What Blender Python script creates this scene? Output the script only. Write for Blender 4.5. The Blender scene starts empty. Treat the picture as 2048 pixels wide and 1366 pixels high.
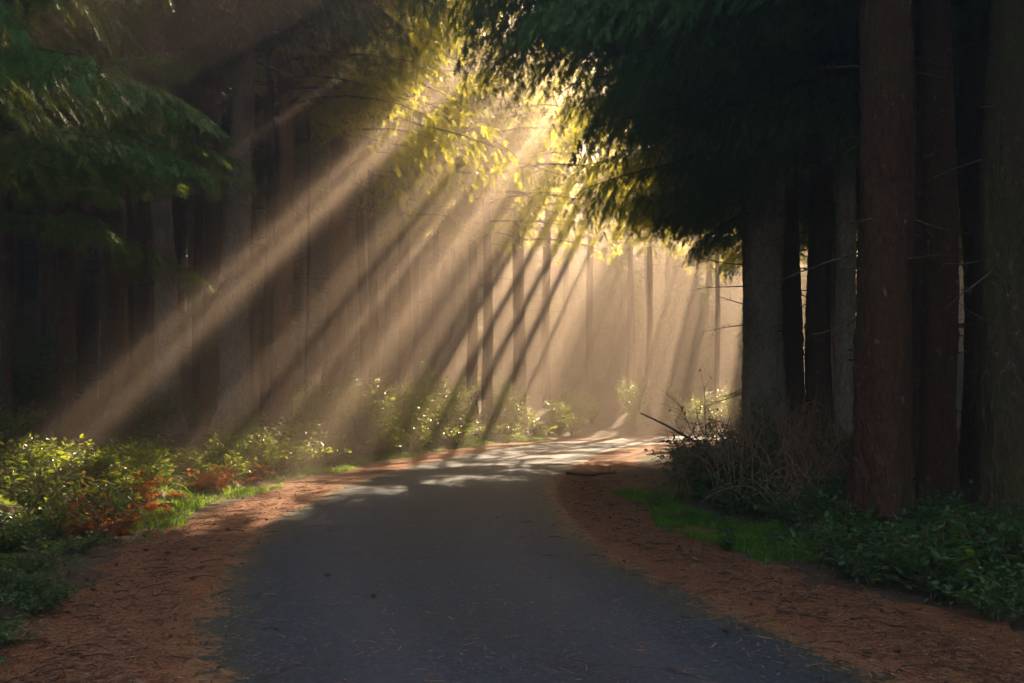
import bpy, math, random
import numpy as np
from mathutils import Vector

R = math.radians
rng = np.random.default_rng(7)
random.seed(7)
scene = bpy.context.scene
col = scene.collection

# ------------------------------------------------------------------ camera, light, exposure
CAM_H = 1.7
F = 35.0 / 36.0 * 2048.0          # focal length in photo pixels
cam = bpy.data.cameras.new("camera")
cam.lens = 35.0
cam.sensor_width = 36.0
cam.shift_y = 117.0 / 2048.0
cam.clip_start = 0.1
cam.clip_end = 2000.0
cam_o = bpy.data.objects.new("camera", cam)
cam_o.location = (0, 0, CAM_H)
cam_o.rotation_euler = (R(90), 0, 0)
col.objects.link(cam_o)
scene.camera = cam_o

SUN_AZ, SUN_EL = R(17.5), R(33.0)     # azimuth right of the view axis, elevation
sdir = np.array([math.sin(SUN_AZ) * math.cos(SUN_EL), math.cos(SUN_AZ) * math.cos(SUN_EL), math.sin(SUN_EL)])
world = bpy.data.worlds.new("World")
scene.world = world
world.use_nodes = True
wn = world.node_tree
bg = wn.nodes["Background"]
sky = wn.nodes.new("ShaderNodeTexSky")
sky.sky_type = 'NISHITA'
sky.sun_disc = False
sky.sun_elevation = SUN_EL
sky.sun_rotation = SUN_AZ
sky.air_density = 1.4
sky.dust_density = 0.3
sky.ozone_density = 4.0
wn.links.new(sky.outputs[0], bg.inputs[0])
bg.inputs[1].default_value = 0.05
sun = bpy.data.lights.new("sun", 'SUN')
sun.energy = 5.0
sun.angle = R(0.5)
sun.color = (1.0, 0.75, 0.50)
sun_o = bpy.data.objects.new("sun", sun)
sun_o.rotation_euler = Vector(-sdir).to_track_quat('-Z', 'Y').to_euler()
sun_o.location = (20, 60, 60)
col.objects.link(sun_o)

scene.view_settings.view_transform = 'Standard'
scene.view_settings.look = 'None'
scene.view_settings.exposure = 3.65
scene.view_settings.gamma = 1.0
scene.render.engine = 'CYCLES'
cy = scene.cycles
cy.use_denoising = True
cy.use_adaptive_sampling = False
try:
    cy.denoiser = 'OPENIMAGEDENOISE'
    cy.denoising_input_passes = 'RGB_ALBEDO_NORMAL'
except Exception:
    pass
cy.max_bounces = 5
cy.diffuse_bounces = 3
cy.glossy_bounces = 2
cy.transmission_bounces = 3
cy.volume_bounces = 0
cy.transparent_max_bounces = 4
cy.sample_clamp_indirect = 6.0

HAZE_DENSITY = 0.012
HAZE_COLOR = (1.0, 0.83, 0.68)
HAZE_G = 0.62

# ------------------------------------------------------------------ sun-space bookkeeping: which openings the canopy leaves
UAX = np.array([math.cos(SUN_AZ), -math.sin(SUN_AZ), 0.0])
VAX = np.array([-math.sin(SUN_EL) * math.sin(SUN_AZ), -math.sin(SUN_EL) * math.cos(SUN_AZ), math.cos(SUN_EL)])
VC = CAM_H * math.cos(SUN_EL)
# gaps in the canopy, as seen from the sun: (angle0, angle1, radius0, radius1)
GAPS = [
    (31.6, 35.3, 12.3, 16.2),
    (49.2, 51.0, 16.5, 23.0), (51.8, 91.0, 16.8, 45.0),
]
def uv(P):
    return P @ UAX, P @ VAX
def in_gap(P, grow=0.0):
    P = np.asarray(P)
    u, v = uv(P)
    du, dv = -u, VC - v
    ph = np.degrees(np.arctan2(dv, du))
    r = np.hypot(du, dv)
    m = np.zeros(len(P), bool)
    hsh = np.modf(np.abs(np.sin(P[:, 0] * 127.1 + P[:, 1] * 311.7 + P[:, 2] * 74.7) * 43758.5))[0]      # one throw of the dice per twig: ragged rims
    wob = (hsh - 0.5) * 1.3 + 0.35 * np.sin(r * 2.3) + 0.25 * np.sin(r * 5.1 + 1.0)
    for a0, a1, r0, r1 in GAPS:
        g = np.degrees(grow / np.maximum(r, 1.0))
        m |= (ph + wob * (0.6 if a1 - a0 < 2.5 else 1.0) > a0 - g) & (ph - wob * 0.5 < a1 + g) & (r > r0 - grow) & (r < r1 + grow)
    # thin strands of foliage that split the wide opening into many fine rays
    stk = np.sin(ph * 2.9 + 0.8 * np.sin(r * 0.5)) + 0.8 * np.sin(ph * 6.1 + 1.1 * np.sin(r * 0.4 + 2.0)) + 0.5 * np.sin(ph * 11.3 + r)
    m &= ~((ph > 61) & (stk > 1.6) & (r < 24))
    m &= ~((ph > 51.5) & (ph <= 61) & (stk > 0.95))
    m &= ~((ph > 74) & (r < 19.5 + (ph - 74) * 0.5))
    # small scattered openings above the left verge
    nse = np.sin(u * 5.1 + 1.0) * np.cos(v * 6.3 + u * 1.9) + 0.7 * np.sin(u * 9.7 - v * 8.1 + 2.0) + 0.5 * np.cos(v * 14.0 + u * 4.0)
    st2 = np.sin(ph * 1.9 + 0.4) + 0.8 * np.sin(ph * 4.3 + 1.0 + 0.5 * np.sin(r * 0.6)) + 0.4 * np.sin(ph * 9.7)
    m |= (ph > 38.2) & (ph < 49.0) & (r > 10.4) & (r < 19.0) & (nse + st2 * 0.6 > 0.1)
    m |= (ph > 43.0) & (ph < 56.0) & (r > 18.0) & (r < 24.0) & (nse + st2 * 0.8 > 0.6) & ((ph < 46.4) | (ph > 48.8))
    m |= (ph > 35.5) & (ph < 38.5) & (r > 12.0) & (r < 17.0) & (nse > 0.75)
    m |= (ph > 22.0) & (ph < 26.2) & (r > 13.2) & (r < 14.5) & (P[:, 1] > 24.5) & (nse > 0.2)      # light for the hemlock tips
    m &= ~((ph > 33.0) & (ph < 33.5) & (hsh < 0.35))
    # foliage that hangs in the sunlight above the bend
    cl = np.sin(P[:, 0] * 1.7 + 0.4) * np.cos(P[:, 1] * 1.3 + P[:, 2] * 0.9) + 0.7 * np.sin(P[:, 2] * 2.3 + P[:, 0] * 1.1 + 1.3) * np.cos(P[:, 1] * 2.1)
    m &= ~((ph > 38.5) & (P[:, 2] > 8.4) & (P[:, 1] > 27) & (P[:, 1] < 60) & (cl > 0.6))
    return m

# ------------------------------------------------------------------ tagging
def tag(o, label=None, cat=None, group=None, kind=None):
    if label: o["label"] = label
    if cat: o["category"] = cat
    if group: o["group"] = group
    if kind: o["kind"] = kind
    return o
def empty(name, loc, label=None, cat=None, group=None, rz=0.0):
    o = bpy.data.objects.new(name, None)
    o.empty_display_size = 0.2
    o.location = loc
    o.rotation_euler = (0, 0, rz)
    col.objects.link(o)
    return tag(o, label, cat, group)
def link_mesh(name, me, parent=None, loc=(0, 0, 0)):
    o = bpy.data.objects.new(name, me)
    o.location = loc
    col.objects.link(o)
    if parent is not None: o.parent = parent
    return o
def copy_tree(root, loc, rz=0.0, scale=1.0, label=None, group=None, cat=None):
    r = root.copy(); col.objects.link(r)
    r.location = loc; r.rotation_euler = (0, 0, rz)
    r.scale = (scale,) * 3 if not isinstance(scale, tuple) else scale
    for ch in list(root.children):
        c = ch.copy(); col.objects.link(c); c.parent = r
    return tag(r, label, cat, group)

# ------------------------------------------------------------------ mesh builder on numpy
class MB:
    def __init__(self):
        self.v = []; self.f = []; self.n = 0
    def add(self, V, Fc, mat=0, smooth=False):
        V = np.asarray(V, np.float32); Fc = np.asarray(Fc, np.int64)
        if len(V) == 0 or len(Fc) == 0: return
        self.v.append(V); self.f.append((Fc + self.n, mat, smooth)); self.n += len(V)
    def tube(self, P, rad, seg=6, mat=0, smooth=True, cap=False):
        P = np.asarray(P, float); n = len(P)
        rad = np.broadcast_to(np.asarray(rad, float), (n,))
        T = np.gradient(P, axis=0); T /= np.linalg.norm(T, axis=1)[:, None] + 1e-9
        ref = np.where(np.abs(T[:, 2:3]) > 0.9, np.array([[1.0, 0, 0]]), np.array([[0, 0, 1.0]]))
        A = np.cross(T, ref); A /= np.linalg.norm(A, axis=1)[:, None] + 1e-9
        B = np.cross(T, A)
        th = np.linspace(0, 2 * np.pi, seg, endpoint=False)
        V = P[:, None, :] + rad[:, None, None] * (np.cos(th)[None, :, None] * A[:, None, :] + np.sin(th)[None, :, None] * B[:, None, :])
        self.grid(V, True, mat, smooth)
        if cap:
            self.add(V[-1], np.arange(seg)[None, :], mat)
    def grid(self, V, wrap, mat=0, smooth=True):
        n, k = V.shape[:2]
        idx = np.arange(n * k).reshape(n, k)
        if wrap: a = idx[:-1]; b = np.roll(idx, -1, 1)[:-1]; c = np.roll(idx, -1, 1)[1:]; d = idx[1:]
        else: a = idx[:-1, :-1]; b = idx[:-1, 1:]; c = idx[1:, 1:]; d = idx[1:, :-1]
        self.add(V.reshape(-1, 3), np.stack([a, b, c, d], -1).reshape(-1, 4), mat, smooth)
    def mesh(self, name, mats):
        me = bpy.data.meshes.new(name)
        if not self.v: return me
        V = np.concatenate(self.v)
        me.vertices.add(len(V)); me.vertices.foreach_set("co", V.ravel())
        lv = np.concatenate([f.ravel() for f, _, _ in self.f]).astype(np.int32)
        tot = np.concatenate([np.full(len(f), f.shape[1], np.int32) for f, _, _ in self.f])
        st = np.concatenate([[0], np.cumsum(tot)[:-1]]).astype(np.int32)
        me.loops.add(len(lv)); me.loops.foreach_set("vertex_index", lv)
        me.polygons.add(len(tot)); me.polygons.foreach_set("loop_start", st)
        try: me.polygons.foreach_set("loop_total", tot)
        except Exception: pass
        me.polygons.foreach_set("material_index", np.concatenate([np.full(len(f), m, np.int32) for f, m, _ in self.f]))
        me.polygons.foreach_set("use_smooth", np.concatenate([np.full(len(f), s, bool) for f, _, s in self.f]))
        for m in mats: me.materials.append(m)
        me.update(calc_edges=True)
        return me

# ------------------------------------------------------------------ materials
def new_mat(name):
    m = bpy.data.materials.new(name); m.use_nodes = True
    nt = m.node_tree
    return m, nt, nt.nodes["Principled BSDF"]
def N(nt, typ, **kw):
    n = nt.nodes.new(typ)
    for k, v in kw.items():
        if isinstance(k, str) and hasattr(n, k) and not k.startswith("i_"): setattr(n, k, v)
    return n
def noise(nt, vec, scale, detail=4.0, rough=0.55):
    n = nt.nodes.new("ShaderNodeTexNoise"); n.inputs["Scale"].default_value = scale
    n.inputs["Detail"].default_value = detail; n.inputs["Roughness"].default_value = rough
    if vec is not None: nt.links.new(vec, n.inputs["Vector"])
    return n.outputs[0]
def ramp(nt, fac, stops):
    r = nt.nodes.new("ShaderNodeValToRGB"); e = r.color_ramp.elements
    while len(e) < len(stops): e.new(0.5)
    for el, (p, c) in zip(e, stops):
        el.position = p; el.color = (*c, 1.0) if len(c) == 3 else c
    nt.links.new(fac, r.inputs[0])
    return r.outputs[0]
def mixc(nt, fac, a, b, mode='MIX'):
    m = nt.nodes.new("ShaderNodeMix"); m.data_type = 'RGBA'; m.blend_type = mode
    for sock, val in ((m.inputs[0], fac), (m.inputs[6], a), (m.inputs[7], b)):
        if hasattr(val, "is_linked") or isinstance(val, bpy.types.NodeSocket): nt.links.new(val, sock)
        elif isinstance(val, (tuple, list)): sock.default_value = (*val[:3], 1.0)
        else: sock.default_value = val
    return m.outputs[2]
def mathn(nt, op, a, b=None, clamp=False):
    m = nt.nodes.new("ShaderNodeMath"); m.operation = op; m.use_clamp = clamp
    for sock, val in ((m.inputs[0], a), (m.inputs[1], b)):
        if val is None: continue
        if isinstance(val, bpy.types.NodeSocket): nt.links.new(val, sock)
        else: sock.default_value = val
    return m.outputs[0]
def bump(nt, bsdf, h, strength=0.5, dist=0.02):
    b = nt.nodes.new("ShaderNodeBump"); b.inputs["Strength"].default_value = strength; b.inputs["Distance"].default_value = dist
    nt.links.new(h, b.inputs["Height"]); nt.links.new(b.outputs[0], bsdf.inputs["Normal"])
def mapping(nt, scale=(1, 1, 1), coord="Object", loc=(0, 0, 0)):
    tc = nt.nodes.new("ShaderNodeTexCoord"); mp = nt.nodes.new("ShaderNodeMapping")
    mp.inputs["Scale"].default_value = scale; mp.inputs["Location"].default_value = loc
    nt.links.new(tc.outputs[coord], mp.inputs[0])
    return mp.outputs[0]

def bark_mat(name, dark, light, moss=0.0, lichen=0.0):
    m, nt, b = new_mat(name)
    oi = nt.nodes.new("ShaderNodeObjectInfo")
    vec = mapping(nt, (1, 1, 0.35))
    n1 = noise(nt, vec, 16.0, 6.0, 0.65)
    n2 = noise(nt, mapping(nt, (1, 1, 0.5)), 2.2, 3.0)
    vo = nt.nodes.new("ShaderNodeTexVoronoi"); vo.inputs["Scale"].default_value = 26.0
    nt.links.new(mapping(nt, (1, 1, 0.45)), vo.inputs["Vector"])
    mixf = mathn(nt, 'MULTIPLY', n1, mathn(nt, 'ADD', vo.outputs["Distance"], 0.55))
    c = ramp(nt, mixf, [(0.22, dark), (0.62, light)])
    c = mixc(nt, mathn(nt, 'MULTIPLY', n2, 0.55), c, tuple(x * 0.45 for x in light))
    if lichen > 0:
        l = ramp(nt, noise(nt, mapping(nt, (1, 1, 0.8)), 9.0, 5.0, 0.7), [(0.62 - 0.12 * lichen, (0, 0, 0)), (0.70, (1, 1, 1))])
        c = mixc(nt, mathn(nt, 'MULTIPLY', l, 0.6), c, (0.34, 0.34, 0.31))
    if moss > 0:
        l = ramp(nt, noise(nt, mapping(nt, (1, 1, 0.4)), 1.6, 5.0, 0.65), [(0.56 - 0.22 * moss, (0, 0, 0)), (0.72 - 0.15 * moss, (1, 1, 1))])
        c = mixc(nt, mathn(nt, 'MULTIPLY', l, 0.7), c, (0.048, 0.058, 0.010))
    nt.links.new(c, b.inputs["Base Color"])
    b.inputs["Roughness"].default_value = 0.9
    b.inputs["Specular IOR Level"].default_value = 0.25
    bump(nt, b, mixf, 0.9, 0.05)
    return m
M = {}
M['bark_red'] = bark_mat("bark_red", (0.020, 0.009, 0.005), (0.092, 0.042, 0.020), 0.2, 0.1)
M['bark_warm'] = bark_mat("bark_warm", (0.06, 0.028, 0.016), (0.27, 0.135, 0.075), 0.15, 0.2)
M['bark_brown'] = bark_mat("bark_brown", (0.025, 0.014, 0.009), (0.125, 0.075, 0.047), 0.3, 0.3)
M['bark_grey'] = bark_mat("bark_grey", (0.07, 0.056, 0.046), (0.33, 0.27, 0.22), 0.25, 0.9)
M['bark_moss'] = bark_mat("bark_moss", (0.022, 0.014, 0.008), (0.09, 0.06, 0.033), 0.7, 0.2)
M['twig'] = bark_mat("twig", (0.05, 0.032, 0.022), (0.17, 0.125, 0.09), 0.2, 0.6)
M['cane'] = bark_mat("cane", (0.13, 0.07, 0.04), (0.40, 0.25, 0.15), 0.0, 0.0)
M['dark_twig'] = bark_mat("dark_twig", (0.02, 0.013, 0.009), (0.09, 0.06, 0.04), 0.3, 0.2)

def leaf_mat(name, c1, c2, trans, tmix=0.4, rough=0.5, spec=0.3, nscale=1.3):
    m, nt, b = new_mat(name)
    oi = nt.nodes.new("ShaderNodeObjectInfo")
    geo = nt.nodes.new("ShaderNodeNewGeometry")
    n1 = noise(nt, geo.outputs["Position"], nscale, 3.0)
    n2 = noise(nt, geo.outputs["Position"], nscale * 9, 2.0)
    f = ramp(nt, mathn(nt, 'ADD', mathn(nt, 'MULTIPLY', n1, 0.6), mathn(nt, 'MULTIPLY', n2, 0.4)), [(0.36, (0, 0, 0)), (0.64, (1, 1, 1))])
    c = mixc(nt, f, c1, c2)
    hsv = nt.nodes.new("ShaderNodeHueSaturation")
    nt.links.new(c, hsv.inputs["Color"])
    nt.links.new(mathn(nt, 'ADD', mathn(nt, 'MULTIPLY', oi.outputs["Random"], 0.5), 0.75), hsv.inputs["Value"])
    nt.links.new(hsv.outputs[0], b.inputs["Base Color"])
    b.inputs["Roughness"].default_value = rough
    b.inputs["Specular IOR Level"].default_value = spec
    t = nt.nodes.new("ShaderNodeBsdfTranslucent")
    tc = mixc(nt, f, tuple(x * 0.7 for x in trans), trans)
    nt.links.new(tc, t.inputs[0])
    mx = nt.nodes.new("ShaderNodeMixShader"); mx.inputs[0].default_value = tmix
    nt.links.new(b.outputs[0], mx.inputs[1]); nt.links.new(t.outputs[0], mx.inputs[2])
    nt.links.new(mx.outputs[0], nt.nodes["Material Output"].inputs[0])
    return m
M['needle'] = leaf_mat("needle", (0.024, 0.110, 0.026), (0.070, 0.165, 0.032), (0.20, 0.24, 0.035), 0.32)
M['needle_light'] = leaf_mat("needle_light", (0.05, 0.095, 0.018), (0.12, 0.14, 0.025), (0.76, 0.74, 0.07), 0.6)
M['needle_young'] = leaf_mat("needle_young", (0.035, 0.15, 0.035), (0.09, 0.22, 0.045), (0.30, 0.42, 0.04), 0.40)
M['needle_dead'] = leaf_mat("needle_dead", (0.20, 0.10, 0.03), (0.32, 0.18, 0.06), (0.5, 0.28, 0.08), 0.45)
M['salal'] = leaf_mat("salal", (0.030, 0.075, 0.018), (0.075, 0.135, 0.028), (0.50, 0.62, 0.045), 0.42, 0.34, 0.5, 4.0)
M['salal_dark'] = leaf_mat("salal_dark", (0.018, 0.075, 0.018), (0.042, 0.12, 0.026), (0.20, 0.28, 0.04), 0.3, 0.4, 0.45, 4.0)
M['fern'] = leaf_mat("fern", (0.045, 0.105, 0.018), (0.10, 0.17, 0.025), (0.50, 0.66, 0.045), 0.48, 0.5, 0.3, 3.0)
M['bracken'] = leaf_mat("bracken", (0.20, 0.055, 0.012), (0.38, 0.13, 0.03), (0.60, 0.22, 0.04), 0.4, 0.7, 0.1, 5.0)
M['yellow_leaf'] = leaf_mat("yellow_leaf", (0.18, 0.20, 0.02), (0.34, 0.28, 0.03), (0.65, 0.58, 0.04), 0.45, 0.5, 0.2, 5.0)
M['grass'] = leaf_mat("grass", (0.045, 0.15, 0.016), (0.09, 0.24, 0.022), (0.30, 0.50, 0.03), 0.45, 0.5, 0.2, 2.0)

def ground_mat():
    m, nt, b = new_mat("forest_floor")
    vec = mapping(nt, (1, 1, 1), "Object")
    a = noise(nt, vec, 0.7, 5.0); c = noise(nt, vec, 14.0, 6.0, 0.7); d = noise(nt, vec, 60.0, 3.0)
    cc = ramp(nt, mathn(nt, 'ADD', mathn(nt, 'MULTIPLY', c, 0.65), mathn(nt, 'MULTIPLY', d, 0.35)), [(0.34, (0.028, 0.016, 0.009)), (0.5, (0.075, 0.045, 0.026)), (0.68, (0.15, 0.10, 0.06))])
    g = ramp(nt, a, [(0.46, (0, 0, 0)), (0.60, (1, 1, 1))])
    cc = mixc(nt, mathn(nt, 'MULTIPLY', g, 0.5), cc, (0.035, 0.05, 0.012))
    nt.links.new(cc, b.inputs["Base Color"]); b.inputs["Roughness"].default_value = 0.95
    bump(nt, b, c, 0.8, 0.05)
    return m
M['ground'] = ground_mat()

def litter_color(nt, vec):
    s = mapping(nt, (1, 1, 1), "Object")
    c = noise(nt, vec, 55.0, 6.0, 0.75); d = noise(nt, vec, 3.0, 4.0); e = noise(nt, mapping(nt, (30, 110, 1), "Object"), 1.0, 3.0, 0.7)
    f = mathn(nt, 'ADD', mathn(nt, 'MULTIPLY', c, 0.6), mathn(nt, 'MULTIPLY', e, 0.4))
    cc = ramp(nt, f, [(0.38, (0.035, 0.014, 0.008)), (0.49, (0.20, 0.080, 0.034)), (0.62, (0.43, 0.22, 0.105))])
    cc = mixc(nt, mathn(nt, 'MULTIPLY', ramp(nt, d, [(0.45, (0, 0, 0)), (0.7, (1, 1, 1))]), 0.6), cc, (0.075, 0.030, 0.018))
    return cc, f
def shoulder_mat():
    m, nt, b = new_mat("needle_bed")
    cc, f = litter_color(nt, mapping(nt, (1, 1, 1), "Object"))
    nt.links.new(cc, b.inputs["Base Color"]); b.inputs["Roughness"].default_value = 0.9
    b.inputs["Specular IOR Level"].default_value = 0.2
    bump(nt, b, f, 0.8, 0.02)
    return m
M['shoulder'] = shoulder_mat()
def asphalt_mat():
    m, nt, b = new_mat("asphalt")
    vec = mapping(nt, (1, 1, 1), "Object")
    n1 = noise(nt, vec, 120.0, 3.0, 0.6); n2 = noise(nt, vec, 0.9, 6.0, 0.68); n3 = noise(nt, vec, 26.0, 5.0, 0.75)
    base = ramp(nt, mathn(nt, 'ADD', mathn(nt, 'MULTIPLY', n1, 0.5), mathn(nt, 'MULTIPLY', n3, 0.5)), [(0.40, (0.006, 0.011, 0.018)), (0.51, (0.024, 0.040, 0.058)), (0.62, (0.10, 0.14, 0.18))])
    base = mixc(nt, mathn(nt, 'MULTIPLY', ramp(nt, n2, [(0.4, (0, 0, 0)), (0.62, (1, 1, 1))]), 0.35), base, (0.040, 0.046, 0.046))
    la = nt.nodes.new("ShaderNodeAttribute"); la.attribute_name = "lateral"
    trk = mathn(nt, 'ABSOLUTE', mathn(nt, 'SUBTRACT', mathn(nt, 'ABSOLUTE', la.outputs["Fac"]), 0.42))
    trk = ramp(nt, trk, [(0.05, (1, 1, 1)), (0.26, (0, 0, 0))])
    base = mixc(nt, mathn(nt, 'MULTIPLY', trk, mathn(nt, 'MULTIPLY', n2, 0.55)), base, (0.075, 0.088, 0.108))
    wv = nt.nodes.new("ShaderNodeVectorMath"); wv.operation = 'ADD'
    wn_ = nt.nodes.new("ShaderNodeTexNoise"); wn_.inputs["Scale"].default_value = 2.2; wn_.inputs["Detail"].default_value = 5.0
    nt.links.new(vec, wn_.inputs["Vector"]); nt.links.new(vec, wv.inputs[0]); nt.links.new(wn_.outputs["Color"], wv.inputs[1])
    cv = nt.nodes.new("ShaderNodeTexVoronoi"); cv.feature = 'DISTANCE_TO_EDGE'; cv.inputs["Scale"].default_value = 0.42
    nt.links.new(wv.outputs[0], cv.inputs["Vector"])
    crk = ramp(nt, cv.outputs["Distance"], [(0.0, (1, 1, 1)), (0.006, (1, 1, 1)), (0.012, (0, 0, 0))])
    crk = mathn(nt, 'MULTIPLY', crk, ramp(nt, noise(nt, vec, 0.45, 2.0), [(0.48, (0, 0, 0)), (0.58, (1, 1, 1))]))
    base = mixc(nt, mathn(nt, 'MULTIPLY', crk, 0.75), base, (0.010, 0.011, 0.012))
    # litter blown over the edges: attribute "edge" is 0 at the crown of the road and 1 at its border
    at = nt.nodes.new("ShaderNodeAttribute"); at.attribute_name = "edge"
    lit, lf = litter_color(nt, vec)
    big = noise(nt, vec, 1.1, 5.0, 0.65); fine = noise(nt, vec, 11.0, 6.0, 0.72)
    e = at.outputs["Fac"]
    k = mathn(nt, 'ADD', mathn(nt, 'MULTIPLY', mathn(nt, 'SUBTRACT', big, 0.5), 1.7), mathn(nt, 'MULTIPLY', mathn(nt, 'SUBTRACT', fine, 0.5), 2.2))
    k = mathn(nt, 'ADD', k, e)
    k = ramp(nt, k, [(0.0, (0, 0, 0)), (0.79, (0, 0, 0)), (0.83, (1, 1, 1))])
    k2 = mathn(nt, 'ADD', mathn(nt, 'MULTIPLY', big, 0.9), mathn(nt, 'MULTIPLY', e, 0.7))
    moss = ramp(nt, k2, [(0.62, (0, 0, 0)), (0.95, (1, 1, 1))])
    base = mixc(nt, mathn(nt, 'MULTIPLY', moss, 0.55), base, (0.055, 0.062, 0.022))
    cc = mixc(nt, k, base, mixc(nt, 0.22, lit, (0.20, 0.16, 0.07)))
    nt.links.new(cc, b.inputs["Base Color"])
    b.inputs["Roughness"].default_value = 0.68
    b.inputs["Specular IOR Level"].default_value = 0.2
    bump(nt, b, mathn(nt, 'ADD', n1, n3), 0.35, 0.012)
    return m
M['asphalt'] = asphalt_mat()
M['cone'] = bark_mat("cone", (0.03, 0.016, 0.010), (0.14, 0.075, 0.04))

# ------------------------------------------------------------------ road line and terrain
CTRL = np.array([(9, -60), (6.0, -30), (3.6, -14), (1.9, -3), (0.75, 3), (0.2, 6), (-0.48, 8.5), (-1.02, 11.3), (-1.32, 17), (-1.08, 21.2), (-0.34, 26),
                 (1.3, 33.5), (4.3, 40.2), (9.0, 44.6), (15.5, 47.3), (25, 50.0), (45, 54), (80, 62), (130, 72)], float)
def catmull(C, n=24):
    out = []
    for i in range(len(C) - 1):
        p0 = C[max(i - 1, 0)]; p1 = C[i]; p2 = C[i + 1]; p3 = C[min(i + 2, len(C) - 1)]
        a = np.linalg.norm(p1 - p0) ** .5 + 1e-6; b = np.linalg.norm(p2 - p1) ** .5; c = np.linalg.norm(p3 - p2) ** .5 + 1e-6
        m1 = ((p1 - p0) / a - (p2 - p0) / (a + b) + (p2 - p1) / b) * b if i > 0 else (p2 - p1)
        m2 = ((p2 - p1) / b - (p3 - p1) / (b + c) + (p3 - p2) / c) * b if i < len(C) - 2 else (p2 - p1)
        for t in np.linspace(0, 1, n, endpoint=False):
            out.append((2 * t**3 - 3 * t**2 + 1) * p1 + (t**3 - 2 * t**2 + t) * m1 + (-2 * t**3 + 3 * t**2) * p2 + (t**3 - t**2) * m2)
    out.append(C[-1])
    return np.array(out)
CL = catmull(CTRL)
TG = np.gradient(CL, axis=0); TG /= np.linalg.norm(TG, axis=1)[:, None]
NR = np.stack([TG[:, 1], -TG[:, 0]], 1)          # points right of the road
HALF = 2.1
def road_d(x, y):
    P = np.stack([np.ravel(x), np.ravel(y)], 1)
    d = np.empty(len(P))
    for i in range(0, len(P), 20000):
        q = P[i:i + 20000]
        D = ((q[:, None, :] - CL[None]) ** 2).sum(-1)
        j = D.argmin(1)
        w = q - CL[j]
        s = (w * NR[j]).sum(1)
        d[i:i + 20000] = np.sign(s) * np.sqrt(D[np.arange(len(q)), j])
    return d.reshape(np.shape(x))
def sn(x, y, k, p):
    return np.sin(x * k + p) * np.cos(y * k * 0.83 + p * 1.7) + 0.5 * np.sin(x * k * 2.1 - y * k * 1.7 + p * 2.3)
def ground_z(x, y):
    x = np.asarray(x, float); y = np.asarray(y, float)
    d = road_d(x, y)
    l = np.clip(-d - 3.3, 0, None); r = np.clip(d - 3.9, 0, None)
    z = 0.215 * l * l / (l + 1.0) + 0.05 * np.clip(l - 10, 0, None)
    z = np.where(z > 9, 9 + (z - 9) * 0.3, z)
    z = np.minimum(z, 12)
    # wooded slopes closing the valley all round
    far = np.hypot(np.clip(y - 88, 0, None), np.clip(np.abs(x - 2) - 40, 0, None))
    z = z + np.minimum(0.36 * far * far / (far + 12), 22) * np.clip((np.abs(d) - 5) / 10, 0, 1)
    z2 = 0.10 * r * r / (r + 2.0)
    z2 = np.minimum(z2, 3.0)
    nz = 0.10 * sn(x, y, 0.9, 0.3) + 0.05 * sn(x, y, 2.6, 1.1)
    w = np.clip((np.abs(d) - 3.2) / 1.5, 0, 1)
    return z + z2 + nz * w
def gz(x, y): return float(ground_z(np.array([x]), np.array([y]))[0])
def road_pt(Y, d):
    """a point d metres right of the road's centre where the centre line is Y metres ahead of the camera"""
    i = np.abs(CL[:, 1] - Y).argmin()
    p = CL[i] + NR[i] * d
    return float(p[0]), float(p[1])
def at(px, py, Y):
    return np.array([(px - 1024) / F * Y, Y, CAM_H - (py - 800) / F * Y])

xs = np.concatenate([np.linspace(-150, -24, 22), np.arange(-22.5, 24, 0.3), np.linspace(26, 150, 22)])
ys = np.concatenate([np.linspace(-60, -4, 20), np.arange(-3, 62, 0.3), np.linspace(64, 150, 24)])
X, Y_ = np.meshgrid(xs, ys)
gm = MB(); gm.grid(np.stack([X, Y_, ground_z(X, Y_)], -1), False)
tag(link_mesh("ground", gm.mesh("ground", [M['ground']])), "forest floor of brown needles rising to the left of the road", "ground", kind='structure')

def ribbon(name, d0, d1, z, mat, jag0=0.0, jag1=0.0, cols=15, ph=0.0, edge=False):
    keep = (CL[:, 1] > -25) & (CL[:, 0] < 70)
    C = CL[keep]; Nn = NR[keep]
    # denser
    t = np.linspace(0, len(C) - 1, 900); i0 = np.clip(t.astype(int), 0, len(C) - 2); fr = (t - i0)[:, None]
    C = C[i0] * (1 - fr) + C[i0 + 1] * fr; Nn = Nn[i0] * (1 - fr) + Nn[i0 + 1] * fr
    s = np.concatenate([[0], np.cumsum(np.linalg.norm(np.diff(C, axis=0), axis=1))])
    wob = lambda a, k: a * (0.55 * np.sin(s * 0.9 + k) + 0.3 * np.sin(s * 2.3 + 2 * k) + 0.25 * np.sin(s * 5.1 + 3 * k) + 0.2 * np.sin(s * 11.3 + k))
    a = d0 + wob(jag0, 1 + ph); b = d1 + wob(jag1, 4 + ph)
    q = np.linspace(0, 1, cols)
    off = a[:, None] * (1 - q) + b[:, None] * q
    V = np.zeros(off.shape + (3,)); V[..., :2] = C[:, None] + Nn[:, None] * off[..., None]
    V[..., 2] = z
    mb = MB(); mb.grid(V, False)
    me = mb.mesh(name, [mat])
    if edge:
        at_ = me.attributes.new("edge", 'FLOAT', 'POINT')
        at_.data.foreach_set("value", np.clip((np.abs(off) - (HALF - 0.8)) / 0.8, 0, 1).astype(np.float32).ravel() ** 1.3)
        la_ = me.attributes.new("lateral", 'FLOAT', 'POINT'); la_.data.foreach_set("value", (off / HALF).astype(np.float32).ravel())
    return link_mesh(name, me)
tag(ribbon("road_shoulder", -3.38, -2.0, 0.006, M['shoulder'], 0.28, 0.03, 9), "left road shoulder covered in rust brown conifer needles", "road shoulder", kind='structure')
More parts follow.
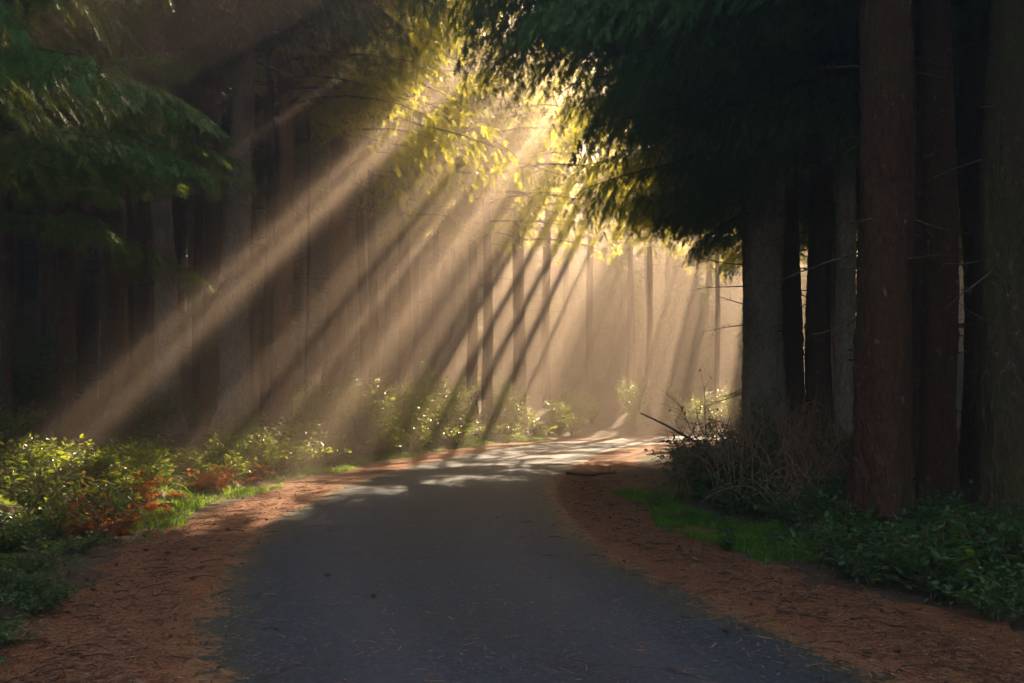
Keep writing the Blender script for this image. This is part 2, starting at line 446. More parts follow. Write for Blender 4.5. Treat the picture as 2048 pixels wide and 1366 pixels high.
tag(ribbon("road_shoulder", 2.0, 3.55, 0.006, M['shoulder'], 0.03, 0.30, 9, 0.7), "right road shoulder covered in orange brown conifer needles", "road shoulder", kind='structure')
tag(ribbon("road", -HALF, HALF, 0.014, M['asphalt'], 0.06, 0.06, 23, 0.2, True), "narrow dark asphalt road bending right into the forest", "road", kind='structure')

# ------------------------------------------------------------------ conifer boughs
def unit(a): return a / (np.linalg.norm(a, axis=-1, keepdims=True) + 1e-9)
def sprig_template(kind):
    T = []
    if kind == 0:                       # needles seen close: a fishbone of thin spikes
        n = 8
        for i in range(n):
            t = i / n
            w = 0.30 * (1 - 0.45 * t)
            for s in (-1, 1):
                T += [(t - 0.035, 0, 0), (t + 0.05, 0, 0), (t + 0.22, s * w, 0.05 * (i % 3 - 1))]
            if i % 2: T += [(t - 0.03, 0, 0), (t + 0.05, 0, 0), (t + 0.2, 0.03, 0.18)]
        T += [(0.88, -0.03, 0), (0.88, 0.03, 0), (1.15, 0, 0)]
        T += [(0, -0.02, 0), (0, 0.02, 0), (1, 0, 0)]
    elif kind == 1:
        for t, w in ((0.0, 0.30), (0.22, 0.30), (0.45, 0.26), (0.68, 0.2)):
            for s in (-1, 1): T += [(t - 0.07, 0, 0), (t + 0.09, 0, 0), (t + 0.28, s * w, 0.04 * s)]
        T += [(0.8, -0.05, 0), (0.8, 0.05, 0), (1.1, 0, 0)]
    else:
        for t, w in ((0.0, 0.34), (0.4, 0.28)):
            for s in (-1, 1): T += [(t - 0.14, 0, 0), (t + 0.18, 0, 0), (t + 0.45, s * w, 0.06 * s)]
    return np.array(T, float)
SPRIG = [sprig_template(k) for k in range(3)]
SPR_STEP = (0.085, 0.115, 0.21); SPR_SIZE = (0.19, 0.26, 0.46); SEC_STEP = (0.13, 0.17, 0.27)

def make_bough(L, lod, droop, rise, hang, g):
    """main axis along +x; returns sprig frames and stem polylines"""
    t = np.linspace(0, 1, 7)
    wig = g.normal(0, 0.03, 7) * L * t
    ax = np.stack([t * L * (1 - 0.06 * droop), wig, rise * L * t - droop * L * t ** 2.2], 1)
    pos = lambda q: np.stack([np.interp(q, t, ax[:, k]) for k in range(3)], -1)
    stems = [(ax, 0.012 * L + 0.004, 0.004)]
    O, D, S = [], [], []
    q = 0.14 + 0.06 * g.random()
    side = 1
    while q < 1.0:
        p = pos(np.array(q)); tg = unit(pos(np.array(min(q + 0.05, 1))) - pos(np.array(q - 0.05)))
        l2 = (0.34 * (1 - q) + 0.10) * L * g.uniform(0.7, 1.25)
        l2 = min(l2, 1.15)
        if q < 0.3: l2 *= 0.75
        a = R(g.uniform(38, 68)) * side
        d = np.array([tg[0] * math.cos(a) - tg[1] * math.sin(a), tg[0] * math.sin(a) + tg[1] * math.cos(a), tg[2] * 0.6 - 0.05])
        m = max(2, int(l2 / SPR_STEP[lod]))
        w = np.linspace(0.08, 1, m)
        P2 = p + w[:, None] * l2 * d + np.stack([0 * w, 0 * w, -hang * l2 * w ** 1.7], 1)
        T2 = unit(np.gradient(P2, axis=0) if m > 1 else d[None])
        if lod < 2: stems.append((P2[[0, m // 2, -1]] if m > 2 else P2, 0.004, 0.002))
        for sgn in (-1, 1):
            dd = T2 + sgn * 0.65 * unit(np.cross(T2, [0, 0, 1.0])) + np.stack([0 * w, 0 * w, -g.uniform(0.1, 0.75, m) * (0.5 + hang)], 1) + g.normal(0, 0.22, (m, 3))
            O.append(P2); D.append(unit(dd)); S.append(SPR_SIZE[lod] * g.uniform(0.7, 1.25, m))
        q += SEC_STEP[lod] / L * g.uniform(0.6, 1.3) * 0.5
        side = -side
    O = np.concatenate(O); D = np.concatenate(D); S = np.concatenate(S)
    W = unit(np.cross(D, g.normal(0, 0.5, D.shape) + [0, 0, 1.0]))
    return dict(O=O, D=D, W=W, S=S, stems=stems)
_g = np.random.default_rng(3)
BOUGHS = {}
for lod in range(3):
    for Lc in (1.2, 2.2, 3.4, 4.8):
        for st in range(3):
            hang = (0.25, 0.55, 0.85)[st]
            BOUGHS[lod, Lc, st] = [make_bough(Lc, lod, _g.uniform(0.10, 0.26), _g.uniform(0.02, 0.12), hang, _g) for _ in range(3 if lod < 2 else 2)]
def pick_bough(L, lod, st, g):
    Lc = min((1.2, 2.2, 3.4, 4.8), key=lambda c: abs(c - L))
    return g.choice(np.array(range(len(BOUGHS[lod, Lc, st])))), Lc
def place_bough(acc, stem_acc, base, az, tilt, L, lod, st, g, prune, thin=1.0):
    i, Lc = pick_bough(L, lod, st, g)
    b = BOUGHS[lod, Lc, st][i]
    sc = L / Lc
    ca, sa, ct, s_t = math.cos(az), math.sin(az), math.cos(tilt), math.sin(tilt)
    Rm = np.array([[ca, -sa, 0], [sa, ca, 0], [0, 0, 1]]) @ np.array([[ct, 0, -s_t], [0, 1, 0], [s_t, 0, ct]])
    if g.random() < 0.5: Rm = Rm @ np.diag([1, -1, 1])
    O = b['O'] @ Rm.T * sc + base
    D = b['D'] @ Rm.T; W = b['W'] @ Rm.T
    k = np.ones(len(O), bool)
    bare = False
    if thin < 1.0: k &= g.random(len(O)) < thin
    if prune is not None:
        k &= ~prune(O + D * 0.12)
        if lod == 2: k &= ~prune(O + D * (b['S'] * 0.9)[:, None])
        bare = lod == 2 and k.mean() < 0.3
    acc.append((O[k], D[k], W[k], b['S'][k] * min(sc, 1.25) ** 0.5, lod))
    for P, r0, r1 in b['stems']:
        if bare: break
        Q = P @ Rm.T * sc + base
        if prune is not None and len(b['stems']) > 1 and r0 < 0.006 and prune(Q[-1:])[0]: continue
        stem_acc.append((Q, r0 * sc, r1, lod))
def emit_foliage(mb, acc, mat=0, origin=(0, 0, 0)):
    o = np.asarray(origin)
    for O, D, W, S, lod in acc:
        if len(O) == 0: continue
        T = SPRIG[lod]; Nv = np.cross(D, W)
        V = O[:, None, :] - o + S[:, None, None] * (T[None, :, 0:1] * D[:, None] + T[None, :, 1:2] * W[:, None] + T[None, :, 2:3] * Nv[:, None])
        V = V.reshape(-1, 3)
        mb.add(V, np.arange(len(V)).reshape(-1, 3), mat)
def emit_stems(mb, stem_acc, mat=1, origin=(0, 0, 0)):
    o = np.asarray(origin)
    for Q, r0, r1, lod in stem_acc:
        mb.tube(Q - o, np.linspace(r0, r1, len(Q)), 5 if r0 > 0.012 and lod < 2 else 3, mat)

def lod_for(p):
    d = math.hypot(p[0], p[1])
    if p[1] < 1: return 2
    rowtop = (p[2] - CAM_H) / max(p[1], 1.0)
    inx = abs(p[0]) / max(p[1], 1.0)
    if rowtop > 0.66 or inx > 0.85: return 2
    return 0 if d < 24 else (1 if d < 50 else 2)

def trunk_mesh(mb, H, r0, lean, g, seg=18, flare=0.6, mat=0, fine=False):
    zs = np.concatenate([np.arange(-0.4, 9, 0.055), np.linspace(9.2, H, 8)]) if fine else np.concatenate([[-0.4, -0.1, 0.05, 0.15, 0.3, 0.5, 0.8, 1.1], np.arange(1.5, min(9, H * .6), 0.4), np.linspace(min(9.2, H * .61), H, 8)])
    th = np.linspace(0, 2 * np.pi, seg, endpoint=False)
    ph = g.uniform(0, 6.28, 6)
    zc = np.clip(zs, 0, None)
    rad = r0 * (1 - zc / H * 0.95) ** 0.75
    fl = (1.5 if fine else 1.0) * flare * r0 * np.exp(-np.clip(zs + 0.1, 0, None) / 0.45)
    lob = 0.55 + 0.45 * np.cos(th * 3 + ph[0]) + 0.35 * np.cos(th * 5 + ph[1])
    rr = rad[:, None] * (1 + 0.045 * np.sin(th * 2 + ph[2] + zs[:, None] * 0.7) + 0.03 * np.sin(th * 5 + ph[3] + zs[:, None] * 1.9)) + fl[:, None] * lob[None] + g.normal(0, 0.012 * r0, (len(zs), seg))
    cx = lean[0] * zc + 0.05 * np.sin(zc * 0.5 + ph[4]) * np.clip(zc / 3, 0, 1); cyv = lean[1] * zc + 0.05 * np.sin(zc * 0.4 + ph[5]) * np.clip(zc / 3, 0, 1)
    if fine:
        nz = g.normal(0, 1, rr.shape)
        for _ in range(2): nz = (nz + np.roll(nz, 1, 1) * 0.6 + np.roll(nz, 1, 0) + np.roll(nz, -1, 0)) / 2.6
        fur = np.abs(np.sin(th * 9 + ph[0] + 0.9 * np.sin(zs[:, None] * 2.1 + ph[1]) + nz * 1.2))
        rr = rr * (1 + 0.045 * nz + 0.045 * fur)
        for _ in range(10):                    # knots and scars
            kz, kt = g.uniform(0.4, 7), g.uniform(0, 6.28)
            rr += 0.10 * r0 * g.uniform(0.4, 1.0) * np.exp(-((zs[:, None] - kz) / 0.07) ** 2 - ((np.cos(th - kt) - 1) / 0.05) ** 2)
    V = np.stack([cx[:, None] + rr * np.cos(th), cyv[:, None] + rr * np.sin(th), np.broadcast_to(zs[:, None], rr.shape)], -1)
    mb.grid(V, True, mat, True)
    return (lambda z: np.array([np.interp(z, zs, cx), np.interp(z, zs, cyv), z])), (lambda z: float(np.interp(z, zs, rad)))

def dead_branches(mb, cpos, crad, z0, z1, n, Lr, g, mat=0, fine=True):
    for _ in range(n):
        z = g.uniform(z0, z1); az = g.uniform(0, 6.283); L = g.uniform(*Lr) * (0.6 + 0.4 * g.random())
        b = cpos(z) + np.array([math.cos(az), math.sin(az), 0]) * crad(z) * 0.8
        el = g.uniform(-0.55, 0.25)
        t = np.linspace(0, 1, 6)
        d = np.array([math.cos(az) * math.cos(el), math.sin(az) * math.cos(el), math.sin(el)])
        sg = g.normal(0, 0.07, 3)
        P = b + t[:, None] * L * d + (t ** 2)[:, None] * L * (sg + [0, 0, g.uniform(-0.1, 0.22)])
        mb.tube(P, np.linspace(0.011 + 0.004 * L, 0.003, 6), 4, mat)
        if fine:
            for _k in range(int(2 + L * 2.5)):
                q = g.uniform(0.25, 0.95); o = P[0] + (P[-1] - P[0]) * q + (q * q - q) * L * np.array([0, 0, 0.0])
                o = np.array([np.interp(q, t, P[:, i]) for i in range(3)])
                dd = unit(d + g.normal(0, 0.75, 3)); l = g.uniform(0.12, 0.5) * L * 0.6
                mb.tube(np.array([o, o + dd * l * 0.5 + g.normal(0, 0.02, 3), o + dd * l]), [0.005, 0.004, 0.002], 3, mat)

ZERO = np.zeros(3)
def build_tree(name, x, y, H, r0, z0, rmax, bark, needle, label, group=None, lean=(0, 0), seed=0, side=None, dead=(0, 0, 0), st=1, prune=True,
               cat="tree", thin=1.0, whorl=0.55, per=4.4, extra=(), force_lod=None):
    """side: (azimuth, extra length, lower start) - the flank grown out towards the light"""
    g = np.random.default_rng(1000 + seed)
    zb = gz(x, y)
    base = np.array([x, y, zb])
    root = empty(name, tuple(base), label, cat, group)
    tb = MB()
    cpos, crad = trunk_mesh(tb, H, r0, lean, g, 56 if 8 < y < 21 else (26 if y < 34 else 14), fine=8 < y < 34)
    link_mesh("trunk", tb.mesh("trunk", [M[bark]]), root)
    acc, stems = [], []
    pr = None
    if prune: pr = lambda Q: in_gap(Q)
    zst = min(z0, side[2]) if side else z0
    z = zst
    while z < H - 0.4:
        n = int(per + g.random())
        a0 = g.uniform(0, 6.28)
        for k in range(n):
            az = a0 + k * 6.283 / n + g.normal(0, 0.25)
            zz = z + g.uniform(-0.2, 0.2)
            L = rmax * (max(0.03, 1 - (zz - z0) / (H - z0)) ** 0.75 if zz > z0 else 1.0) * g.uniform(0.7, 1.15)
            if zz < z0 + 2.0: L *= 0.8
            if side:
                c = math.cos(az - side[0])
                if zz < z0 and c < 0.35: continue
                L *= 1 + side[1] * max(0, c) ** 1.5
            elif zz < z0: continue
            tip = base + cpos(zz) + 0.6 * L * np.array([math.cos(az), math.sin(az), 0])
            lod = lod_for(tip) if force_lod is None else force_lod
            up = 0.10 + 0.5 * np.clip((zz - z0) / (H - z0), 0, 1) + g.normal(0, 0.08)
            place_bough(acc, stems, base + cpos(zz), az, up - 0.15, max(L, 0.5), lod, int(np.clip(st + g.integers(-1, 2), 0, 2)), g, pr, thin)
        z += whorl * g.uniform(0.75, 1.25)
    for zz, az, L, tl in extra:
        place_bough(acc, stems, base + cpos(zz), az, tl, L, 0, 1, g, pr)
    cb = MB(); emit_foliage(cb, acc, 0, base); emit_stems(cb, stems, 1, base)
    link_mesh("crown", cb.mesh("crown", [M[needle], M['dark_twig']]), root)
    if dead[0]:
        db = MB(); dead_branches(db, cpos, crad, dead[1], dead[2], dead[0], (0.5, 2.0) if y > 16 else (0.3, 1.2), g)
        link_mesh("bare_branches", db.mesh("bare_branches", [M['twig']]), root)  # dead branches of the trunk with their twigs, joined in one mesh
    return root

# ------------------------------------------------------------------ trees one can name
PLACED = []
def X_at(px, Y): return (px - 1024) / F * Y
def named(px, Y, label, r0=0.33, H=24, z0=10.0, rmax=3.0, bark='bark_brown', needle='needle', x=None, **kw):
    xx = X_at(px, Y) if x is None else x
    PLACED.append((xx, Y))
    return build_tree("spruce_tree", xx, Y, H, r0, z0, rmax, bark, needle, label, seed=len(PLACED), **kw)

# left of the road
named(335, 26, "grey barked spruce with a leaning base, left of the thick lichen spotted spruce", 0.33, 23, 11, 2.8, 'bark_grey', lean=(-0.025, 0), side=(0.1, 0.3, 10), dead=(34, 2.0, 11))
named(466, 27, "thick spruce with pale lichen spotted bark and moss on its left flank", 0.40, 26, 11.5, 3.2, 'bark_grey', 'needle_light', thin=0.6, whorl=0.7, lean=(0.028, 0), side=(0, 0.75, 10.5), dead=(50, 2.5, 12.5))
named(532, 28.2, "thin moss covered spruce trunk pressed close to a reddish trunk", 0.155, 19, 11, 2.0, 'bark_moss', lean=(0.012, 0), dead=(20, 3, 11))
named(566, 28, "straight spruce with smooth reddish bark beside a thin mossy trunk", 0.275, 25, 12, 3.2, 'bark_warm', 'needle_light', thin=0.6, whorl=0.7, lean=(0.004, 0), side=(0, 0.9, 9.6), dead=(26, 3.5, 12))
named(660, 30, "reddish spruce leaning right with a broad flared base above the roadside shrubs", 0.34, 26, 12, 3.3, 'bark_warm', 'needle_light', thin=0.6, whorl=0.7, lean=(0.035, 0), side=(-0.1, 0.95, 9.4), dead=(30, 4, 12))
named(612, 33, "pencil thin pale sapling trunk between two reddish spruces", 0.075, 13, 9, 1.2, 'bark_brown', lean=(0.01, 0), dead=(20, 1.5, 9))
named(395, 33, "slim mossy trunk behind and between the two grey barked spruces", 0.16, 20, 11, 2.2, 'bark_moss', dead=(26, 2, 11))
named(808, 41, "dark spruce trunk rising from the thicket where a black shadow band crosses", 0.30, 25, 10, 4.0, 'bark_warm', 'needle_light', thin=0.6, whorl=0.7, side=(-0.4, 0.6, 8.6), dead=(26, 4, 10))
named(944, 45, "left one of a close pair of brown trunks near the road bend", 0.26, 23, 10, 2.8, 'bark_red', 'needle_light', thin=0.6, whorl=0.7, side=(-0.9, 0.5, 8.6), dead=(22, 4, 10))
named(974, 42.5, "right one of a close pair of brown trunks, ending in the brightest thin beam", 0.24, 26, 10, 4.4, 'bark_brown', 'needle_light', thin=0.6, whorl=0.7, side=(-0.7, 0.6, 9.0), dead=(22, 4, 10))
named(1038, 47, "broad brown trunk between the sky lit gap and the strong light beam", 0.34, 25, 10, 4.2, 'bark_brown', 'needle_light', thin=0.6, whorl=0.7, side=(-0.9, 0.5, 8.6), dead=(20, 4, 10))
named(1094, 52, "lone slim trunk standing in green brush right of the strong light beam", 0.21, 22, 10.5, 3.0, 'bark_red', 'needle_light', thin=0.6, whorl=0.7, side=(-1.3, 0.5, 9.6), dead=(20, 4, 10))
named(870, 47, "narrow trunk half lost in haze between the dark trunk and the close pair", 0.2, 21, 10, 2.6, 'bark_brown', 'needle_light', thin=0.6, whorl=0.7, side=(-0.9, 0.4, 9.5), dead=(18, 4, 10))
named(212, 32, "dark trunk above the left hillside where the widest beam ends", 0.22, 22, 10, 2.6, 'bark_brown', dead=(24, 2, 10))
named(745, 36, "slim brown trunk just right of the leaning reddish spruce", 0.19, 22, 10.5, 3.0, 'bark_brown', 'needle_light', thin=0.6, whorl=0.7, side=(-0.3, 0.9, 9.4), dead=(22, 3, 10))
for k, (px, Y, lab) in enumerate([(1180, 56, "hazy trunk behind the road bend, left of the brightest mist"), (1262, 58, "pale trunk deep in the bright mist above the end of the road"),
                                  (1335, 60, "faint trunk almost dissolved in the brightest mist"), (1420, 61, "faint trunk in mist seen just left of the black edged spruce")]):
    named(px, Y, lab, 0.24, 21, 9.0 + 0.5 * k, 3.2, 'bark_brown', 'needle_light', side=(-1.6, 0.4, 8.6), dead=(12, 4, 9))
# the young green trees on the left
named(0, 16.5, "young hemlock with low fresh green boughs at the left edge", 0.16, 15, 3.9, 3.6, 'bark_brown', 'needle_young', x=-9.6, st=0, thin=0.9, per=3.2, whorl=0.85, cat="tree")
named(128, 20, "young hemlock whose fresh green boughs reach in front of the lichen spotted spruce", 0.19, 16, 4.9, 3.9, 'bark_brown', 'needle_young', st=0, thin=0.9, per=3.0, whorl=0.9, side=(0.1, 0.2, 4.6), dead=(16, 1.5, 4.5))
named(-100, 11.5, "dark spruce on the near left bank hanging black boughs over the verge", 0.3, 22, 4.6, 4.6, 'bark_brown', 'needle', x=-7.6, side=(0.3, 0.15, 4.4), st=2)
named(15, 19, "thin black trunk at the far left edge below the hemlock boughs", 0.09, 11, 7, 1.5, 'bark_brown', x=X_at(14, 19), dead=(14, 1, 6))
# right of the road
named(1530, 20, "stout spruce with a black left edge standing where the road disappears", 0.42, 25, 8.6, 2.6, 'bark_grey', side=(3.0, 0.1, 8.2), extra=[(5.9, 3.05, 2.3, -0.15), (5.4, 3.4, 1.9, -0.3), (6.3, 2.7, 2.0, 0.0)], thin=0.8, dead=(26, 1.5, 7), st=2)
named(1584, 25, "brown spruce half hidden behind the black edged spruce", 0.27, 24, 8, 3.0, 'bark_brown', thin=0.75, side=(3.1, 0.3, 8.0), dead=(24, 1.5, 8), st=2)
named(1634, 22, "dull brown trunk just right of the bright slit of light", 0.23, 23, 8, 3.0, 'bark_brown', thin=0.75, side=(3.1, 0.4, 7.6), dead=(26, 1.2, 8), st=2)
named(1688, 17, "slender spruce with a silvery lit stripe down its right side", 0.185, 23, 7.5, 3.4, 'bark_grey', thin=0.55, side=(3.1, 0.8, 6.4), dead=(20, 1.5, 7.5), st=2)
named(1763, 11.7, "thick red barked spruce in the right foreground", 0.325, 25, 8.0, 3.2, 'bark_red', side=(2.8, 0.6, 7.0), dead=(14, 2.5, 7), st=2)
named(1808, 14.5, "thin crooked trunk squeezed behind the thick red barked spruce", 0.11, 17, 8, 2.0, 'bark_brown', dead=(22, 1.0, 7))
named(1872, 13.0, "second red brown spruce right of the thick foreground spruce", 0.225, 23, 8.0, 2.8, 'bark_red', side=(2.8, 0.5, 7.5), dead=(26, 1.2, 7.5), st=2)
named(1950, 15, "dark trunk in deep shade between the second red spruce and a mossy trunk", 0.2, 22, 8, 2.8, 'bark_brown', dead=(26, 1.2, 7.5))
named(2022, 11.2, "mossy trunk with a green left edge at the right border", 0.30, 24, 7.5, 3.0, 'bark_moss', dead=(14, 1.5, 7))
named(1655, 29, "thin trunk deep in the right stand behind the slit of light", 0.16, 21, 8, 2.6, 'bark_brown', dead=(20, 1.2, 8))
named(1735, 23, "thin grey trunk seen between the silver striped spruce and the red foreground spruce", 0.15, 20, 8, 2.6, 'bark_grey', dead=(20, 1.2, 8))
named(1560, 31, "trunk behind the stout black edged spruce with boughs above the road", 0.25, 23, 7.5, 3.2, 'bark_brown', 'needle_light', thin=0.85, x=7.9, side=(3.1, 0.7, 9.4), st=2)
named(1500, 26.0, "spruce just behind the stout one sending dark boughs over the road", 0.28, 23, 7.0, 3.3, 'bark_brown', x=6.3, side=(3.14, 0.1, 8.8), thin=0.7, st=2)
named(1500, 35.0, "spruce inside the bend with boughs reaching over the road", 0.26, 23, 7.5, 3.3, 'bark_brown', 'needle_light', thin=0.85, x=9.0, side=(3.14, 1.1, 8.6), st=2)
named(1500, 31.5, "tall spruce inside the bend with a wide dark skirt over the road edge", 0.28, 28, 9.5, 4.6, 'bark_brown', 'needle_light', thin=0.85, x=8.0, side=(3.2, 0.75, 9.2), st=2)
named(1500, 37.0, "tall spruce inside the bend behind the wide skirted one", 0.27, 28, 9.2, 5.4, 'bark_brown', 'needle_light', thin=0.85, per=6, x=9.6, side=(3.2, 0.6, 8.6), st=2)
named(1500, 41.0, "tall spruce at the inner edge of the bend farthest from view", 0.27, 27, 9, 4.5, 'bark_brown', x=13.4, side=(3.2, 0.5, 8.5), st=2)
named(1500, 23, "added tall spruce right of the road, high boughs above the view blocking sun", 0.33, 31, 12.0, 7.6, 'bark_brown', x=6.0, side=(3.14, 0.3, 11.5), per=6.5, st=2)  # these tall spruces up to the next heading are added to block stray sun
named(1500, 17.5, "added tall spruce right of the near road, boughs above the view blocking sun", 0.33, 31, 10.0, 7.6, 'bark_brown', x=7.0, side=(3.14, 0.3, 9.5), per=6.5, st=2)
named(1500, 22.5, "added tall spruce on the left bank, high boughs above the verge blocking sun", 0.30, 30, 12.0, 6.6, 'bark_brown', x=-9.0, side=(0, 0.3, 11.5), per=6.5, st=2)
named(1500, 28.5, "added tall spruce on the left bank, boughs over the road blocking sun above the view", 0.28, 31, 13.8, 7.0, 'bark_brown', 'needle_light', x=-8.6, side=(0, 0.3, 13.2), per=6.5, st=2)
named(1500, 27.5, "added tall spruce behind the stout one, top boughs blocking sun above the view", 0.3, 32, 13.4, 8.0, 'bark_brown', x=7.0, side=(3.2, 0.3, 12.8), st=2, per=6.5)
named(1500, 33.5, "added tall spruce deep inside the bend, top boughs over the road blocking sun", 0.3, 33, 14.5, 8.0, 'bark_brown', x=8.6, side=(3.2, 0.3, 14), st=2, per=6.5)
named(1500, 32.5, "added tall spruce on the left bank, top boughs over the road blocking sun", 0.28, 31, 14.5, 7.0, 'bark_brown', 'needle_light', x=-7.6, side=(-0.1, 0.35, 14), st=2, per=6.5)
# trees over the road that the frame cuts off
named(0, 14.5, "spruce behind the second red brown spruce whose dark boughs hang across the road", 0.26, 22, 7.2, 3.6, 'bark_brown', x=7.0, thin=0.55, side=(2.9, 0.85, 6.8), st=2)

named(0, 3.0, "spruce added out of view beside the viewpoint to shade the right trunks", 0.33, 24, 5.5, 4.2, 'bark_brown', x=7.6, side=(2.6, 0.2, 5.0), st=2, thin=0.9)  # unseen tree, added to darken the trunks on the right
# ------------------------------------------------------------------ the stand behind: slender trees copied from a few grown once
VAR = []
def make_variant(k):
    g = np.random.default_rng(500 + k)
    bark = ('bark_brown', 'bark_red', 'bark_brown', 'bark_moss', 'bark_grey', 'bark_red')[k % 6]
    H = 23.0; r0 = 0.22; z0 = 9.5
    tb = MB(); cpos, crad = trunk_mesh(tb, H, r0, (g.normal(0, 0.026), g.normal(0, 0.02)), g, 12)
    db = MB(); dead_branches(db, cpos, crad, 1.2, z0 + 1, 30, (0.5, 2.2), g, fine=True)
    return tb.mesh("trunk", [M[bark]]), db.mesh("bare_branches", [M['twig']]), (cpos, H, z0)
def variant_crown(var, base, scale, prune, seed, needle='needle'):
    g = np.random.default_rng(900 + seed)
    cpos, H, z0 = var
    acc, stems = [], []
    pr = (lambda Q: in_gap(Q * scale + base)) if prune else None
    z = z0
    while z < H - 0.4:
        n = int(5.8 + g.random()); a0 = g.uniform(0, 6.28)
        for q in range(n):
            az = a0 + q * 6.283 / n + g.normal(0, 0.25)
            L = max(0.5, 3.2 * (1 - (z - z0) / (H - z0)) ** 0.75 * g.uniform(0.75, 1.15))
            place_bough(acc, stems, cpos(z), az, 0.0 + 0.5 * (z - z0) / (H - z0), L, 2, 1, g, pr)
        z += 0.6 * g.uniform(0.75, 1.25)
    cb = MB(); emit_foliage(cb, acc); emit_stems(cb, stems)
    return cb.mesh("crown", [M[needle], M['dark_twig']])
VAR = [make_variant(k) for k in range(6)]
SHARED = [variant_crown(VAR[k][2], ZERO, 1.0, False, k) for k in range(6)]
ZONES = [   # x0, x1, y0, y1, spacing, group, label
    (-44, -7.0, 31, 80, 4.1, "bare trunks in the dark stand on the left hillside", "slender bare trunk among many in the dark hazy stand on the left hillside"),
    (-26, -8.5, 4, 31, 3.7, "trees in the near left shade", "dim trunk in the shaded near part of the left hillside"),
    (-7, 36, 53, 84, 4.7, "misty trees beyond the road bend", "misty tree in the stand that closes the view beyond the road bend"),
    (4, 32, 8, 47, 3.3, "trunks in the dark stand on the right", "dark slender trunk among many in the deep shade right of the road"),
    (-26, 28, -22, -1, 5.2, "trees added behind the camera for shade", "tall spruce added out of view behind the viewpoint for shade"),  # unseen trees, added to hold back sky light from behind
]
tg_ = np.random.default_rng(21)
nbg = 0
for zi, (x0, x1, y0, y1, sp, grp, lab) in enumerate(ZONES):
    pts = []
    for yy in np.arange(y0, y1, sp):
        for xx in np.arange(x0, x1, sp):
            px_, py_ = xx + tg_.uniform(-.42, .42) * sp, yy + tg_.uniform(-.42, .42) * sp
            pts.append((px_, py_))
    dd = road_d(np.array([p[0] for p in pts]), np.array([p[1] for p in pts]))
    for (px_, py_), d in zip(pts, dd):
        keepout = (d > -6.0) if d < 0 else (d < 5.6)
        if keepout: continue
        if zi in (0, 1) and d > -8.0: continue
        if zi == 4 and abs(d) < 11.0: continue
        if any((px_ - a) ** 2 + (py_ - b) ** 2 < 2.2 for a, b in PLACED): continue
        # keep a window between the trees right of the road at the stout spruce
        if py_ > 0 and abs(px_) / max(py_, 1) > 1.0 and py_ > 12: continue
        if zi == 3 and px_ / py_ < 0.25 and py_ > 20: continue
        if zi in (2, 3) and abs(px_ / py_ - 0.2918) < 0.010: continue
        PLACED.append((px_, py_))
        k = int(tg_.integers(0, 6)); sc = tg_.uniform(0.82, 1.12) if zi != 2 else tg_.uniform(0.78, 0.98)
        base = np.array([px_, py_, gz(px_, py_)])
        smp = base + sc * np.stack([tg_.uniform(-2.2, 2.2, 80), tg_.uniform(-2.2, 2.2, 80), tg_.uniform(9.5, 23, 80)], 1)
        root = empty("spruce_tree", tuple(base), lab, "tree", grp, 0.0)
        root.scale = (sc,) * 3
        link_mesh("trunk", VAR[k][0], root)
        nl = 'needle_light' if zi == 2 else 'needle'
        if in_gap(smp, 0.2).any() or zi == 2:
            link_mesh("crown", variant_crown(VAR[k][2], base, sc, True, 100 + nbg, nl), root)
        else:
            link_mesh("crown", SHARED[k], root)
        if zi != 4: link_mesh("bare_branches", VAR[k][1], root)
        nbg += 1
print("background trees", nbg)

# young bushy spruces, green down to the ground, that close the stand at its back
BACK = [None] * 3
for k in range(3):
    g = np.random.default_rng(70 + k); tb = MB(); cpos, crad = trunk_mesh(tb, 13.0, 0.16, (0, 0), g, 8)
    acc, stems = [], []; z = 0.8
    while z < 12.6:
        a0 = g.uniform(0, 6.28)
        for q in range(6):
            place_bough(acc, stems, cpos(z), a0 + q * 1.047 + g.normal(0, .2), 0.3 * z / 13 - 0.1, max(.5, 3.0 * (1 - z / 13.5) ** 0.7 * g.uniform(.8, 1.15)), 2, 2, g, None)
        z += 0.55 * g.uniform(.8, 1.2)
    cb = MB(); emit_foliage(cb, acc); emit_stems(cb, stems)
    BACK[k] = (tb.mesh("trunk", [M['bark_brown']]), cb.mesh("crown", [M['needle'], M['dark_twig']]))
bgk = 0
for ring in range(2):
    for x in np.arange(-72, 66, 3.0):
        bx = x + tg_.uniform(-1, 1) + ring * 1.5; by = 88 + ring * 5 + tg_.uniform(-1.5, 1.5) - max(0, abs(bx + 2) - 40) * 0.9
        if abs(road_d(np.array([bx]), np.array([by]))[0]) < 4.5: continue
        sc = tg_.uniform(0.8, 1.3)
        root = empty("young_spruce", (bx, by, gz(bx, by)), "bushy young spruce in the dim green wall at the back of the forest", "tree", "young spruces at the back of the stand", tg_.uniform(0, 6.28)); root.scale = (sc,) * 3
        link_mesh("trunk", BACK[bgk % 3][0], root); link_mesh("crown", BACK[bgk % 3][1], root); bgk += 1
